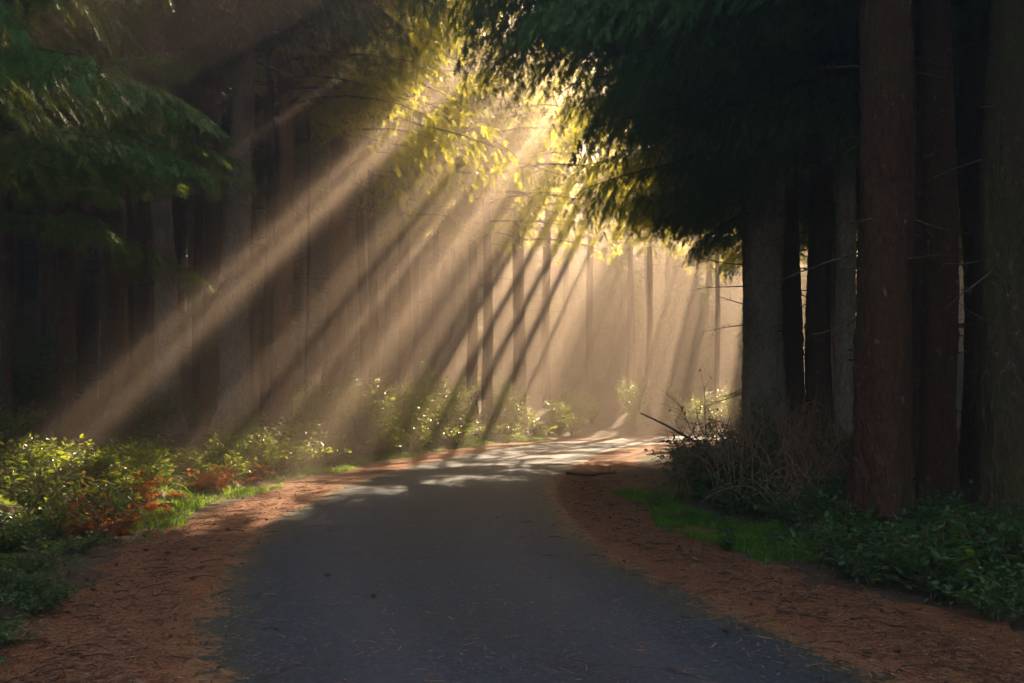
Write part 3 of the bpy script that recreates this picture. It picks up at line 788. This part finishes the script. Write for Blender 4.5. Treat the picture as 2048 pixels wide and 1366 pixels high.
for k in range(84):
    if k < 42: bx = tg_.uniform(-1, 30); by = tg_.uniform(59, 74); sc = tg_.uniform(0.35, 0.75)
    elif k < 64: bx = tg_.uniform(-40, -12); by = tg_.uniform(54, 78); sc = tg_.uniform(0.5, 1.0)
    else: bx = tg_.uniform(-16, 1); by = tg_.uniform(57, 74); sc = tg_.uniform(0.5, 0.95)
    if abs(road_d(np.array([bx]), np.array([by]))[0]) < 5.5: continue
    root = empty("young_spruce", (bx, by, gz(bx, by)), "bushy young spruce among the hazy trunks beyond the bend" if k < 42 else "bushy young spruce among the far trunks of the left hillside", "tree", "young spruces beyond the bend" if k < 42 else "young spruces of the far left hillside", tg_.uniform(0, 6.28)); root.scale = (sc,) * 3
    link_mesh("trunk", BACK[bgk % 3][0], root); link_mesh("crown", BACK[bgk % 3][1], root); bgk += 1
for y in np.arange(14, 60, 3.0):
    for ring in range(1):
        bx = 33 + tg_.uniform(-1.5, 1.5); by = y + tg_.uniform(-1, 1)
        if abs(road_d(np.array([bx]), np.array([by]))[0]) < 4.5: continue
        sc = tg_.uniform(0.8, 1.3)
        root = empty("young_spruce", (bx, by, gz(bx, by)), "bushy young spruce closing the dark stand on the right", "tree", "young spruces behind the right stand", tg_.uniform(0, 6.28)); root.scale = (sc,) * 3
        link_mesh("trunk", BACK[bgk % 3][0], root); link_mesh("crown", BACK[bgk % 3][1], root); bgk += 1

# ------------------------------------------------------------------ undergrowth
LEAF = np.array([(0, 0, 0), (0.30, -0.27, 0.07), (0.72, -0.22, 0.05), (1, 0, -0.03), (0.72, 0.22, 0.05), (0.30, 0.27, 0.07)])
LEAF_F = np.array([(0, 1, 2, 3), (0, 3, 4, 5)])
def emit_leaves(mb, O, D, S, g, mat=0, T=LEAF, Fc=LEAF_F, upbias=1.0, wid=1.0):
    D = unit(D); W = unit(np.cross(g.normal(0, 0.45, D.shape) + [0, 0, upbias], D)); Nv = np.cross(D, W)
    V = O[:, None] + S[:, None, None] * (T[None, :, 0:1] * D[:, None] + wid * T[None, :, 1:2] * W[:, None] + T[None, :, 2:3] * Nv[:, None])
    k = len(T)
    mb.add(V.reshape(-1, 3), (Fc[None] + (np.arange(len(O)) * k)[:, None, None]).reshape(-1, Fc.shape[1]), mat)
def shrub_meshes(seed, rad, h, nstem, leaf, per, mat, stem='twig', leafy0=0.25):
    g = np.random.default_rng(seed)
    lm, sm = MB(), MB()
    for _ in range(nstem):
        az = g.uniform(0, 6.283); q = g.random() ** 0.6
        t = np.linspace(0, 1, 7)
        out = rad * q; hh = h * (1 - 0.45 * q * q) * g.uniform(0.65, 1.1)
        P = np.stack([math.cos(az) * out * t ** 1.3 + 0.08 * g.normal() * t, math.sin(az) * out * t ** 1.3 + 0.08 * g.normal() * t, hh * (t * 1.25 - 0.25 * t ** 3)], 1)
        P[:, :2] += g.normal(0, 0.08 * rad, 2)
        P += g.normal(0, 0.012, P.shape); P[0, 2] = -0.08
        sm.tube(P, np.linspace(0.008, 0.003, 7), 4)
        m = int(per * g.uniform(0.7, 1.3))
        w = g.uniform(leafy0, 1.0, m)
        O = np.stack([np.interp(w, t, P[:, k]) for k in range(3)], 1)
        D = g.normal(0, 1, (m, 3)) + np.array([math.cos(az), math.sin(az), 0.25]) * 0.6
        D[:, 2] *= 0.5
        O = O + unit(D) * (g.random(m) * 0.10)[:, None]
        emit_leaves(lm, O, D, leaf * g.uniform(0.6, 1.25, m), g)
    return lm.mesh("leaves", [M[mat]]), sm.mesh("stems", [M[stem]])
def frond_mesh(seed, L, mat, pairs=26, w=0.16, arch=0.55):
    g = np.random.default_rng(seed)
    t = np.linspace(0, 1, 9)
    P = np.stack([L * (t - 0.16 * t ** 3), 0.03 * L * np.sin(t * 3), L * (0.85 * t - arch * 1.15 * t ** 2)], 1)
    mb = MB(); mb.tube(P, np.linspace(0.005, 0.0015, 9), 3)
    q = np.linspace(0.08, 0.99, pairs)
    for s in (-1, 1):
        O = np.stack([np.interp(q, t, P[:, k]) for k in range(3)], 1)
        Tn = unit(np.stack([np.interp(q, t, np.gradient(P[:, k])) for k in range(3)], 1))
        ln = w * L * np.clip(np.minimum(q / 0.22, 1) * (1.02 - q) ** 0.7, 0.05, 1) * 1.3 * g.uniform(0.85, 1.1, pairs)
        D = Tn * 0.35 + np.array([0, s, 0]) + np.array([0, 0, -0.15]) + g.normal(0, 0.08, (pairs, 3))
        wd = 0.55 * L * 0.9 / pairs
        T = np.stack([O - Tn * wd, O + Tn * wd, O + unit(D) * ln[:, None] * 0.6 + Tn * wd * 0.9, O + unit(D) * ln[:, None]], 1)
        V = T.reshape(-1, 3)
        mb.add(V, np.arange(len(V)).reshape(-1, 4))
    return mb.mesh("frond", [M[mat]])
FROND = [frond_mesh(40 + k, 1.0, 'fern', arch=a) for k, a in enumerate((0.45, 0.62, 0.8))]
FROND_BROWN = [frond_mesh(50 + k, 1.0, 'bracken', 18, 0.24, a) for k, a in enumerate((0.5, 0.85, 0.7))]
def fern(x, y, size, label, group, seed, fr=FROND, n=None, name="sword_fern", cat="fern", tilt=0.0):
    g = np.random.default_rng(2000 + seed)
    root = empty(name, (x, y, gz(x, y) - 0.02), label, cat, group)
    n = n or int(g.integers(10, 15))
    for k in range(n):
        o = link_mesh("frond", fr[int(g.integers(0, 3))], root)
        o.rotation_euler = (g.normal(0, 0.15), g.normal(tilt, 0.22), k * 6.283 / n + g.normal(0, 0.2))
        s = size * g.uniform(0.7, 1.1); o.scale = (s, s, s)
    return root
def shrub(var, x, y, sc, label, group, seed, name="salal_shrub", cat="shrub"):
    g = np.random.default_rng(3000 + seed)
    root = empty(name, (x, y, gz(x, y)), label, cat, group, g.uniform(0, 6.28))
    root.scale = (sc * g.uniform(0.85, 1.2), sc * g.uniform(0.85, 1.2), sc * g.uniform(0.8, 1.15))
    link_mesh("leaves", var[0], root); link_mesh("stems", var[1], root)
    return root
SALAL = [shrub_meshes(60 + k, 0.62, 0.75, 26, 0.085, 26, 'salal') for k in range(4)]
SALAL_D = [shrub_meshes(70 + k, 0.55, 0.52, 22, 0.075, 20, 'salal_dark') for k in range(3)]
TALL = [shrub_meshes(80 + k, 0.95, 2.0, 42, 0.105, 44, 'salal') for k in range(3)]
TALL_D = [shrub_meshes(84 + k, 1.1, 2.0, 44, 0.12, 46, 'salal_dark') for k in range(2)]
YELLOW = [shrub_meshes(90, 0.35, 0.75, 9, 0.10, 14, 'yellow_leaf')]
RUST = [shrub_meshes(92 + k, 0.5, 0.5, 18, 0.075, 12, 'bracken', 'cane') for k in range(2)]

pg = np.random.default_rng(77)
sid = 0
def scatter(n, Y0, Y1, d0, d1, mind, fn, power=1.0):
    global sid
    put = []
    tries = 0
    while len(put) < n and tries < n * 40:
        tries += 1
        Yq = Y0 + (Y1 - Y0) * pg.random() ** power; d = pg.uniform(d0, d1)
        x, y = road_pt(Yq, d)
        if any((x - a) ** 2 + (y - b) ** 2 < mind * mind for a, b in put): continue
        put.append((x, y)); sid += 1
        fn(x, y, sid)
    return put
scatter(48, 7.5, 31, -5.9, -4.1, 0.62, lambda x, y, s: shrub(SALAL[s % 4], x, y, pg.uniform(0.65, 1.1), "glossy leaved low shrub in the bright green belt along the left verge", "low shrubs along the left verge", s), 0.9)
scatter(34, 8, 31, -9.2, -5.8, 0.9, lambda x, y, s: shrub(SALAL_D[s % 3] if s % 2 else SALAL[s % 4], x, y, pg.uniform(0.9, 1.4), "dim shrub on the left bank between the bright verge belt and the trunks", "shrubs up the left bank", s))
scatter(26, 8, 30, -7.2, -4.0, 0.95, lambda x, y, s: fern(x, y, pg.uniform(0.7, 1.1), "arching green sword fern growing among the shrubs left of the road", "ferns left of the road", s))
scatter(8, 31, 41, -5.2, -3.9, 1.0, lambda x, y, s: fern(x, y, pg.uniform(0.9, 1.3), "sunlit fern in front of the tall thicket before the road bend", "ferns before the bend", s))
scatter(30, 30, 44, -9.5, -4.8, 1.1, lambda x, y, s: shrub(TALL[s % 3], x, y, pg.uniform(0.6, 1.15), "tall leafy bush in the thicket at the foot of the reddish trunks before the bend", "thicket bushes before the bend", s, "thicket_bush", "bush"))
scatter(30, 19, 43, -5.2, -3.8, 0.7, lambda x, y, s: shrub(SALAL[s % 4], x, y, pg.uniform(0.8, 1.5), "knee high pale shrub at the front edge of the thicket", "shrubs edging the thicket", s))
scatter(18, 26.5, 37, -5.8, -4.0, 1.0, lambda x, y, s: shrub(TALL[s % 3], x, y, pg.uniform(0.7, 1.25), "tall bush of the sunlit mound left of the road before the bend", "bushes of the sunlit mound", s, "thicket_bush", "bush"))
def far_bush(x, y, s): shrub(TALL[s % 3], x, y, pg.uniform(0.6, 1.2), "hazy bush in the mist behind the far edge of the road", "misty bushes behind the road bend", s, "thicket_bush", "bush")
scatter(36, 44.3, 53, -9.0, -3.9, 1.1, far_bush)
scatter(44, 30, 62, -24, -9, 1.8, lambda x, y, s: shrub(TALL_D[s % 2], x, y, pg.uniform(0.35, 0.8), "dark shrub under the trees of the left hillside", "shrubs of the left hillside", s))
x_, y_ = road_pt(19.5, -8.0)
shrub(TALL_D[0], x_ - 0.5, y_, 1.15, "big dark green evergreen bush under the hemlock boughs at the left", None, 1, "evergreen_bush", "bush")
shrub(TALL_D[1], x_ - 2.2, y_ - 1, 0.95, "dark bush left of the big evergreen bush at the left", None, 2, "evergreen_bush", "bush")
for k, (Yq, d, lab) in enumerate([(17.5, -4.25, "rust brown bracken clump nearest the sunlit grass"), (20.5, -4.6, "orange bracken clump behind the sunlit grass"), (12.8, -4.2, "low orange bracken beside the near brown shoulder"),
                                  (15.2, -4.5, "bracken clump with curled rusty fronds among yellow leaves"), (23.0, -5.0, "small red brown bracken tuft before the grey trunks")]):
    x, y = road_pt(Yq, d)
    fern(x, y, 0.75, lab, None, 300 + k, FROND_BROWN, 14, "bracken", "bracken", 0.35)
    shrub(RUST[k % 2], x + 0.4, y - 0.3, 1.1, ("rusty leaved bramble beside the " + lab.split(" clump")[0].split(" beside")[0].split(" tuft")[0] + " bracken").replace("bracken bracken", "bracken"), None, 400 + k, "rusty_bramble", "bramble")
for k, (Yq, d, lab) in enumerate([(19.0, -5.3, "yellow leaved sapling before the leaning grey trunk"), (16.0, -4.9, "yellow leaved sapling at the back of the left verge"), (13.5, -4.6, "small yellow sapling near the low orange bracken"), (21.5, -4.8, "yellow leaved sapling between ferns")]):
    x, y = road_pt(Yq, d); shrub(YELLOW[0], x, y, pg.uniform(0.9, 1.3), lab, None, 420 + k, "yellow_sapling", "sapling")

scatter(26, 6.0, 13.5, -4.7, -3.5, 0.42, lambda x, y, s: shrub(SALAL_D[s % 3], x, y, pg.uniform(0.45, 0.85), "small dark leafy plant at the near end of the left verge beside the brown shoulder", "small plants at the near left verge", s))
scatter(9, 6.2, 12.5, -4.9, -3.8, 0.7, lambda x, y, s: fern(x, y, pg.uniform(0.55, 0.85), "shaded fern at the near end of the left verge", "ferns at the near left verge", s))
scatter(16, 5.6, 9.0, -4.1, -3.3, 0.32, lambda x, y, s: shrub(SALAL_D[s % 3], x, y, pg.uniform(0.35, 0.6), "small dark leafy plant at the near end of the left verge beside the brown shoulder", "small plants at the near left verge", s))
scatter(7, 12.5, 19.5, -4.5, -3.85, 0.7, lambda x, y, s: fern(x, y, pg.uniform(0.5, 0.75), "dead orange bracken among green shrubs along the sunlit left verge", "orange bracken along the left verge", s, FROND_BROWN, 13, "bracken", "bracken", 0.2))
# right side
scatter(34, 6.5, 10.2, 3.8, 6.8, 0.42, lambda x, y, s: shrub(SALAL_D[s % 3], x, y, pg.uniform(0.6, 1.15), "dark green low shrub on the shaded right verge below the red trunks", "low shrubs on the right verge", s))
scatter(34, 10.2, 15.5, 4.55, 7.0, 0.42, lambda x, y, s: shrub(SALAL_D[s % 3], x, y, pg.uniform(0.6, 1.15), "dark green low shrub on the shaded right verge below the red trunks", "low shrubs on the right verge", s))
scatter(16, 15, 21, 4.7, 7.6, 0.8, lambda x, y, s: shrub(SALAL_D[s % 3] if s % 3 else TALL_D[0], x, y, 1.5 if s % 3 else 0.6, "blue green bush behind the bramble tangle on the right", "bushes behind the brambles", s, "verge_bush", "bush"))
scatter(8, 7.5, 13, 4.3, 7.0, 0.9, lambda x, y, s: fern(x, y, pg.uniform(0.5, 0.8), "dark fern on the shaded right verge", "ferns on the right verge", s))
def canes(seed, n, rx, h, L, mat='cane', twigs=3):
    g = np.random.default_rng(seed); mb = MB()
    for _ in range(n):
        o = np.array([g.normal(0, rx * 0.5), g.normal(0, rx * 0.4), -0.05]); az = g.uniform(0, 6.283); l = L * g.uniform(0.5, 1.1); hh = h * g.uniform(0.5, 1.15)
        t = np.linspace(0, 1, 10)
        up = g.random() < 0.5                   # half stand up and fork, half arch over
        if up: l *= 0.35; hh *= 1.05
        P = o + np.stack([math.cos(az) * l * t ** 1.4, math.sin(az) * l * t ** 1.4, hh * (t if up else 2.5 * t - 1.9 * t ** 2.2)], 1) + np.cumsum(g.normal(0, 0.028 if up else 0.018, (10, 3)), 0)
        mb.tube(P, np.linspace(g.uniform(0.006, 0.016), 0.003, 10), 4)
        if up:
            for _f in range(2):
                q = g.uniform(0.35, 0.75); b = np.array([np.interp(q, t, P[:, i]) for i in range(3)]); d = unit(np.array([g.normal(0, 0.6), g.normal(0, 0.6), 1.0])); ll = hh * (1 - q) * g.uniform(0.6, 1.1)
                mb.tube(np.array([b, b + d * ll * 0.35 + g.normal(0, 0.03, 3), b + d * ll * 0.7 + g.normal(0, 0.04, 3), b + d * ll]), [0.006, 0.005, 0.004, 0.002], 3)
        for _k in range(twigs):
            q = g.uniform(0.3, 0.95); b = np.array([np.interp(q, t, P[:, i]) for i in range(3)]); d = unit(g.normal(0, 1, 3) + [0, 0, 0.5])
            ll = g.uniform(0.15, 0.5)
            mb.tube(np.array([b, b + d * ll * 0.5 + g.normal(0, 0.03, 3), b + d * ll + g.normal(0, 0.04, 3)]), [0.005, 0.0035, 0.002], 3)
    return mb
for k, (x, y, h, n, lab) in enumerate([(3.95, 15.5, 1.7, 60, "dense tan bramble tangle in front of the stout black edged spruce"), (4.6, 14.4, 1.5, 55, "tan bramble tangle between the fallen pole and the thick red trunk"),
                                       (3.4, 16.8, 1.4, 36, "bramble tangle nearest the road bend on the right"), (3.9, 13.2, 0.85, 24, "low bramble canes leaning over the right grass strip"), (5.2, 17.5, 1.8, 40, "bramble canes behind the tangle at the foot of the brown trunks")]):
    root = empty("bramble_bush", (x, y, gz(x, y)), lab, "bramble")
    link_mesh("canes", canes(600 + k, n, 0.8, h, 1.3).mesh("canes", [M['cane']]), root)
    gl = np.random.default_rng(650 + k); nl = 420; lmb = MB()
    O = np.stack([gl.normal(0, 0.65, nl), gl.normal(0, 0.55, nl), h * gl.uniform(0.05, 0.75, nl)], 1)
    emit_leaves(lmb, O, gl.normal(0, 1, (nl, 3)) * [1, 1, 0.4], 0.055 * gl.uniform(0.6, 1.3, nl), gl)
    link_mesh("leaves", lmb.mesh("leaves", [M['salal_dark']]), root)
# bare sapling against the mist
g = np.random.default_rng(31)
sm, lm = MB(), MB()
for k in range(5):
    az = (2.6, 0.4, 1.6, 3.3, 2.9)[k]; lean_ = (0.35, 0.22, 0.1, 0.6, 0.15)[k]; h = (1.75, 1.6, 1.9, 1.3, 1.5)[k]
    t = np.linspace(0, 1, 9)
    P = np.stack([math.cos(az) * lean_ * h * t ** 1.5, math.sin(az) * lean_ * h * t ** 1.5, h * t], 1) + np.cumsum(g.normal(0, 0.022, (9, 3)), 0)
    P[0] = (0, 0, -0.05)
    sm.tube(P, np.linspace(0.012, 0.004, 9), 4)
    for j in range(7):
        q = g.uniform(0.35, 0.98); b = np.array([np.interp(q, t, P[:, i]) for i in range(3)]); d = unit(g.normal(0, 1, 3) * [1, 1, 0.4] + [0, 0, 0.7]); l = g.uniform(0.2, 0.55)
        e = b + d * l
        sm.tube(np.array([b, b + d * l * 0.5 + g.normal(0, 0.03, 3), e]), [0.005, 0.004, 0.0025], 3)
        if j % 3 == 0: emit_leaves(lm, e[None], np.array([[d[0], d[1], -0.7]]), np.array([0.07]), g)
root = empty("bare_sapling", (3.55, 17.6, gz(3.55, 17.6)), "bare dark sapling with a few hanging leaves standing against the mist", "sapling")
link_mesh("stems", sm.mesh("stems", [M['dark_twig']]), root); link_mesh("leaves", lm.mesh("leaves", [M['salal_dark']]), root)
# fallen poles
def pole(A, B, r0, r1, lab, mat='dark_twig', seed=0):
    g = np.random.default_rng(seed); t = np.linspace(0, 1, 14)[:, None]
    P = np.asarray(A) * (1 - t) + np.asarray(B) * t + np.cumsum(g.normal(0, 0.012, (14, 3)), 0)
    mb = MB(); mb.tube(P - P[0], np.linspace(r0, r1, 14), 7, cap=True)
    for _ in range(4):
        q = int(g.integers(3, 12)); d = unit(g.normal(0, 1, 3)); mb.tube(np.array([P[q] - P[0], P[q] - P[0] + d * 0.15, P[q] - P[0] + d * 0.28 + [0, 0, .03]]), [0.008, 0.006, 0.003], 4)
    tag(link_mesh("fallen_pole", mb.mesh("fallen_pole", [M[mat]]), None, tuple(P[0])), lab, "branch")
pole((4.75, 13.4, 0.02), (2.35, 18.0, 1.44), 0.045, 0.014, "long fallen pole slanting up out of the brambles over the end of the road", 'twig', 1)
pole((5.2, 13.9, 0.05), (3.2, 16.2, 0.95), 0.035, 0.02, "shorter fallen pole lying below the long slanting one in the brambles", 'twig', 2)
pole((1.2, 22.4, 0.05), (2.3, 22.0, 0.07), 0.03, 0.01, "dead branch lying on the brown shoulder near the bend", 'dark_twig', 3)

# grass: uncountable blades
def grass(name, n, Y0, Y1, d0, d1, h, lab, patches):
    g = np.random.default_rng(len(name) + n)
    Yq = g.uniform(Y0, Y1, n); d = g.uniform(d0, d1, n)
    i = np.searchsorted(CL[:, 1], Yq); i = np.clip(i, 1, len(CL) - 1)
    f = ((Yq - CL[i - 1, 1]) / (CL[i, 1] - CL[i - 1, 1] + 1e-9))[:, None]
    P = CL[i - 1] * (1 - f) + CL[i] * f + NR[i] * d[:, None]
    keep = patches(P[:, 0], P[:, 1], d, g)
    P = P[keep]; n = len(P)
    O = np.concatenate([P, ground_z(P[:, 0], P[:, 1])[:, None] - 0.01], 1)
    hh = h * g.uniform(0.35, 1.25, n) * (0.75 + 0.45 * sn(P[:, 0], P[:, 1], 3.1, 0.7)).clip(0.3, 1.6); az = g.uniform(0, 6.283, n); w = 0.006 + 0.004 * g.random(n)
    sx = np.stack([np.cos(az), np.sin(az), 0 * az], 1); bend = np.stack([np.cos(az + 1.57), np.sin(az + 1.57), 0 * az], 1) * (hh * g.uniform(0.1, 0.9, n))[:, None]
    up = np.array([0, 0, 1.0]) * hh[:, None]
    V = np.stack([O - sx * w[:, None], O + sx * w[:, None], O + sx * (w * .7)[:, None] + up * 0.6 + bend * 0.35, O - sx * (w * .7)[:, None] + up * 0.6 + bend * 0.35, O + up * 0.95 + bend], 1)
    mb = MB(); base = (np.arange(n) * 5)[:, None]
    mb.add(V.reshape(-1, 3), base + np.array([[0, 1, 2, 3]])); 
    mb.add(V[:, 2:5].reshape(-1, 3), np.arange(n * 3).reshape(-1, 3))
    q = g.random(n) < 0.12
    mb.add((V[q] + g.normal(0, 0.02, (q.sum(), 1, 3)) * [1, 1, 0]).reshape(-1, 3), (np.arange(q.sum()) * 5)[:, None] + np.array([[0, 1, 2, 3]]), 1)
    tag(link_mesh(name, mb.mesh(name, [M['grass'], M['cane']])), lab, "grass", kind='stuff')
grass("grass", 26000, 9.6, 18.5, 3.15, 4.8, 0.13, "vivid green grass strip along the right shoulder", lambda x, y, d, g: (sn(x, y, 1.1, 2.0) + g.normal(0, 0.35, len(x)) > -1.3) & (d > 3.3 + 0.15 * np.sin(y * 1.3)) & (d < 4.3 + 0.3 * np.sin(y * .7)))
grass("grass", 30000, 12.0, 40, -4.5, -3.2, 0.13, "bright grass along the left shoulder", lambda x, y, d, g: (sn(x, y, 0.9, 0.5) + g.normal(0, 0.35, len(x)) > -0.35) & (d < -3.35 + 0.2 * np.sin(y * 1.1)))

# needle litter: loose needles and twig bits over shoulders and road edges
def litter(n, dfun, lab, seed, Y0=5.0, Y1=24.0):
    g = np.random.default_rng(seed)
    Yq = Y0 + (Y1 - Y0) * g.random(n) ** 1.5; d = dfun(g, n)
    i = np.clip(np.searchsorted(CL[:, 1], Yq), 1, len(CL) - 1)
    f = ((Yq - CL[i - 1, 1]) / (CL[i, 1] - CL[i - 1, 1] + 1e-9))[:, None]
    P = CL[i - 1] * (1 - f) + CL[i] * f + NR[i] * d[:, None]
    O = np.concatenate([P, np.where(np.abs(d) > 2.15, 0.011, 0.019)[:, None] + 0.006 * g.random(n)[:, None]], 1)
    az = g.uniform(0, 6.283, n); L = 0.012 + 0.05 * g.random(n) ** 3; w = 0.0016 + 0.003 * g.random(n) ** 2
    D = np.stack([np.cos(az), np.sin(az), g.normal(0, 0.12, n)], 1) * L[:, None]; W = np.stack([-np.sin(az), np.cos(az), g.normal(0, 0.3, n)], 1) * w[:, None]
    V = np.stack([O - D - W, O + D - W, O + D + W, O - D + W], 1)
    mb = MB(); fi = np.arange(n * 4).reshape(-1, 4); k = g.random(n) < 0.6
    mb.add(V[k].reshape(-1, 3), np.arange(k.sum() * 4).reshape(-1, 4), 0); mb.add(V[~k].reshape(-1, 3), np.arange((~k).sum() * 4).reshape(-1, 4), 1)
    tag(link_mesh("needle_litter", mb.mesh("needle_litter", [M['cane'], M['cone']])), lab, "litter", kind='stuff')
litter(26000, lambda g, n: -2.75 + g.normal(0, 0.45, n), "loose brown needles on the left shoulder and road edge", 41)
litter(26000, lambda g, n: 2.85 + g.normal(0, 0.5, n), "loose brown needles on the right shoulder and road edge", 42)

# spruce cones and fallen leaves
def cone_mesh():
    mb = MB(); t = np.linspace(0, 1, 11); th = np.linspace(0, 6.283, 9)[:-1]
    r = 0.017 * np.sin(np.clip(t * 0.92 + 0.06, 0, 1) * np.pi) ** 0.6 * (1 + 0.22 * (np.arange(11) % 2))
    V = np.stack([np.broadcast_to((t * 0.075 - 0.037)[:, None], (11, 8)), r[:, None] * np.cos(th + (np.arange(11) % 2)[:, None] * 0.39), r[:, None] * np.sin(th + (np.arange(11) % 2)[:, None] * 0.39)], -1)
    mb.grid(V, True, 0, False)
    return mb.mesh("spruce_cone", [M['cone']])
CONE = cone_mesh()
cg = np.random.default_rng(5)
def cone(x, y, z, lab, grp):
    o = link_mesh("spruce_cone", CONE, None, (x, y, z + 0.017)); o.rotation_euler = (0, cg.normal(0, 0.12), cg.uniform(0, 6.28)); s = cg.uniform(0.6, 1.0); o.scale = (s, s, s)
    tag(o, lab, "cone", grp)
for k in range(44):
    Yq = 6.0 + 14 * cg.random() ** 1.6; d = cg.uniform(2.2, 3.5); sd = 1 if k % 2 else -1
    x, y = road_pt(Yq, d * sd)
    cone(x, y, 0.008, "small dark spruce cone lying on the %s brown shoulder" % ("right" if sd > 0 else "left"), "cones on the %s shoulder" % ("right" if sd > 0 else "left"))
for px, py, lab in [(655, 1156, "dark cone on the asphalt toward the left edge"), (748, 1198, "dark cone alone in the left half of the asphalt"), (1452, 1268, "left one of two cones lying side by side on the asphalt"), (1494, 1266, "right one of two cones lying side by side on the asphalt")]:
    Yq = CAM_H * F / (py - 800); cone((px - 1024) / F * Yq, Yq, 0.016, lab, None)

# branch litter on the left hillside: one fallen branch each
lg = np.random.default_rng(9)
for k in range(46):
    x = lg.uniform(-17, -6.5); y = lg.uniform(18, 40)
    if road_d(np.array([x]), np.array([y]))[0] > -6: continue
    z = gz(x, y); L = lg.uniform(0.8, 2.6); az = lg.uniform(-0.5, 0.5) + (0 if lg.random() < .7 else 1.4)
    P = np.array([(0, 0, 0.04), (math.cos(az) * L * .5, math.sin(az) * L * .5, 0.06), (math.cos(az) * L, math.sin(az) * L, gz(x + math.cos(az) * L, y + math.sin(az) * L) - z + 0.1)])
    P[1, 2] = (P[0, 2] + P[2, 2]) / 2 + 0.03
    mb = MB(); mb.tube(P, [0.035, 0.025, 0.01], 5, cap=True)
    for _ in range(4):
        q = lg.random(); b = P[0] * (1 - q) + P[2] * q; d = unit(lg.normal(0, 1, 3) + [0, 0, .4]); mb.tube(np.array([b, b + d * .25, b + d * .5]), [0.01, 0.007, 0.003], 3)
    tag(link_mesh("fallen_branch", mb.mesh("fallen_branch", [M['twig']]), None, (x, y, z)), "dead branch lying on the brown needle floor of the left hillside", "branch", "fallen branches on the left hillside")

litter(5200, lambda g, n: g.uniform(-2.1, 2.1, n), "scattered loose needles and twig bits on the asphalt", 43, 5.0, 20.0)

def chips(n, dfun, lab, seed):
    g = np.random.default_rng(seed)
    Yq = 5.2 + 16 * g.random(n) ** 1.6; d = dfun(g, n)
    i = np.clip(np.searchsorted(CL[:, 1], Yq), 1, len(CL) - 1)
    f = ((Yq - CL[i - 1, 1]) / (CL[i, 1] - CL[i - 1, 1] + 1e-9))[:, None]
    P = CL[i - 1] * (1 - f) + CL[i] * f + NR[i] * d[:, None]
    O = np.concatenate([P, np.where(np.abs(d) > 2.15, 0.012, 0.02)[:, None] + 0.004 * g.random(n)[:, None]], 1)
    az = g.uniform(0, 6.283, n)
    D = np.stack([np.cos(az), np.sin(az), g.normal(0, 0.25, n)], 1)
    mb = MB(); k = g.random(n)
    S = 0.02 + 0.05 * g.random(n) ** 2
    for mi, sel in enumerate((k < 0.5, (k >= 0.5) & (k < 0.8), k >= 0.8)):
        emit_leaves(mb, O[sel], D[sel], S[sel], g, mi, upbias=2.5)
    for _ in range(n // 6):                    # thin twigs
        j = int(g.integers(0, n)); l = g.uniform(0.06, 0.28); a = g.uniform(0, 6.283); e = np.array([math.cos(a), math.sin(a), 0.02])
        mb.tube(np.array([O[j], O[j] + e * l * 0.5 + [0, 0, 0.012], O[j] + e * l + g.normal(0, 0.01, 3) * [1, 1, 0]]) + [0, 0, 0.004], [0.005, 0.004, 0.002], 4, 0)
    tag(link_mesh("leaf_litter", mb.mesh("leaf_litter", [M['cone'], M['bracken'], M['cane']])), lab, "litter", kind='stuff')
chips(1500, lambda g, n: -2.8 + g.normal(0, 0.45, n), "dead leaves, bark bits and twigs strewn on the left shoulder", 51)
chips(1500, lambda g, n: 2.9 + g.normal(0, 0.5, n), "dead leaves, bark bits and twigs strewn on the right shoulder", 52)

for k, (x, y, sc, lab) in enumerate([(4.5, 18.6, 0.72, "dark leafy bush behind the brambles at the foot of the stout black edged spruce"), (5.6, 16.6, 0.66, "green bush between the brambles and the silver striped spruce"), (3.7, 18.8, 0.6, "green bush against the mist at the end of the brambles")]):
    shrub(TALL_D[k % 2], x, y, sc, lab, None, 700 + k, "evergreen_bush", "bush")
scatter(12, 10, 17, 3.4, 4.3, 0.5, lambda x, y, s: shrub(SALAL_D[s % 3], x, y, pg.uniform(0.25, 0.45), "small weed growing out of the green grass strip on the right", "weeds in the right grass strip", s, "weed", "weed"))

# ------------------------------------------------------------------ haze: the misty air of the whole place
hb = MB()
c = np.array([(x, y, z) for z in (-1.5, 46) for y in (-70, 160) for x in (-160, 160)], float)
hb.add(c, np.array([(0, 2, 3, 1), (4, 5, 7, 6), (0, 1, 5, 4), (2, 6, 7, 3), (0, 4, 6, 2), (1, 3, 7, 5)]))
hm = bpy.data.materials.new("haze"); hm.use_nodes = True
nt = hm.node_tree
nt.nodes.remove(nt.nodes["Principled BSDF"])
pv = nt.nodes.new("ShaderNodeVolumePrincipled")
pv.inputs["Color"].default_value = (*HAZE_COLOR, 1)
pv.inputs["Density"].default_value = HAZE_DENSITY
pv.inputs["Anisotropy"].default_value = HAZE_G
nt.links.new(pv.outputs[0], nt.nodes["Material Output"].inputs["Volume"])
ho = link_mesh("haze", hb.mesh("haze", [hm]))
tag(ho, "thin warm mist filling the air of the forest", "haze", kind='stuff')
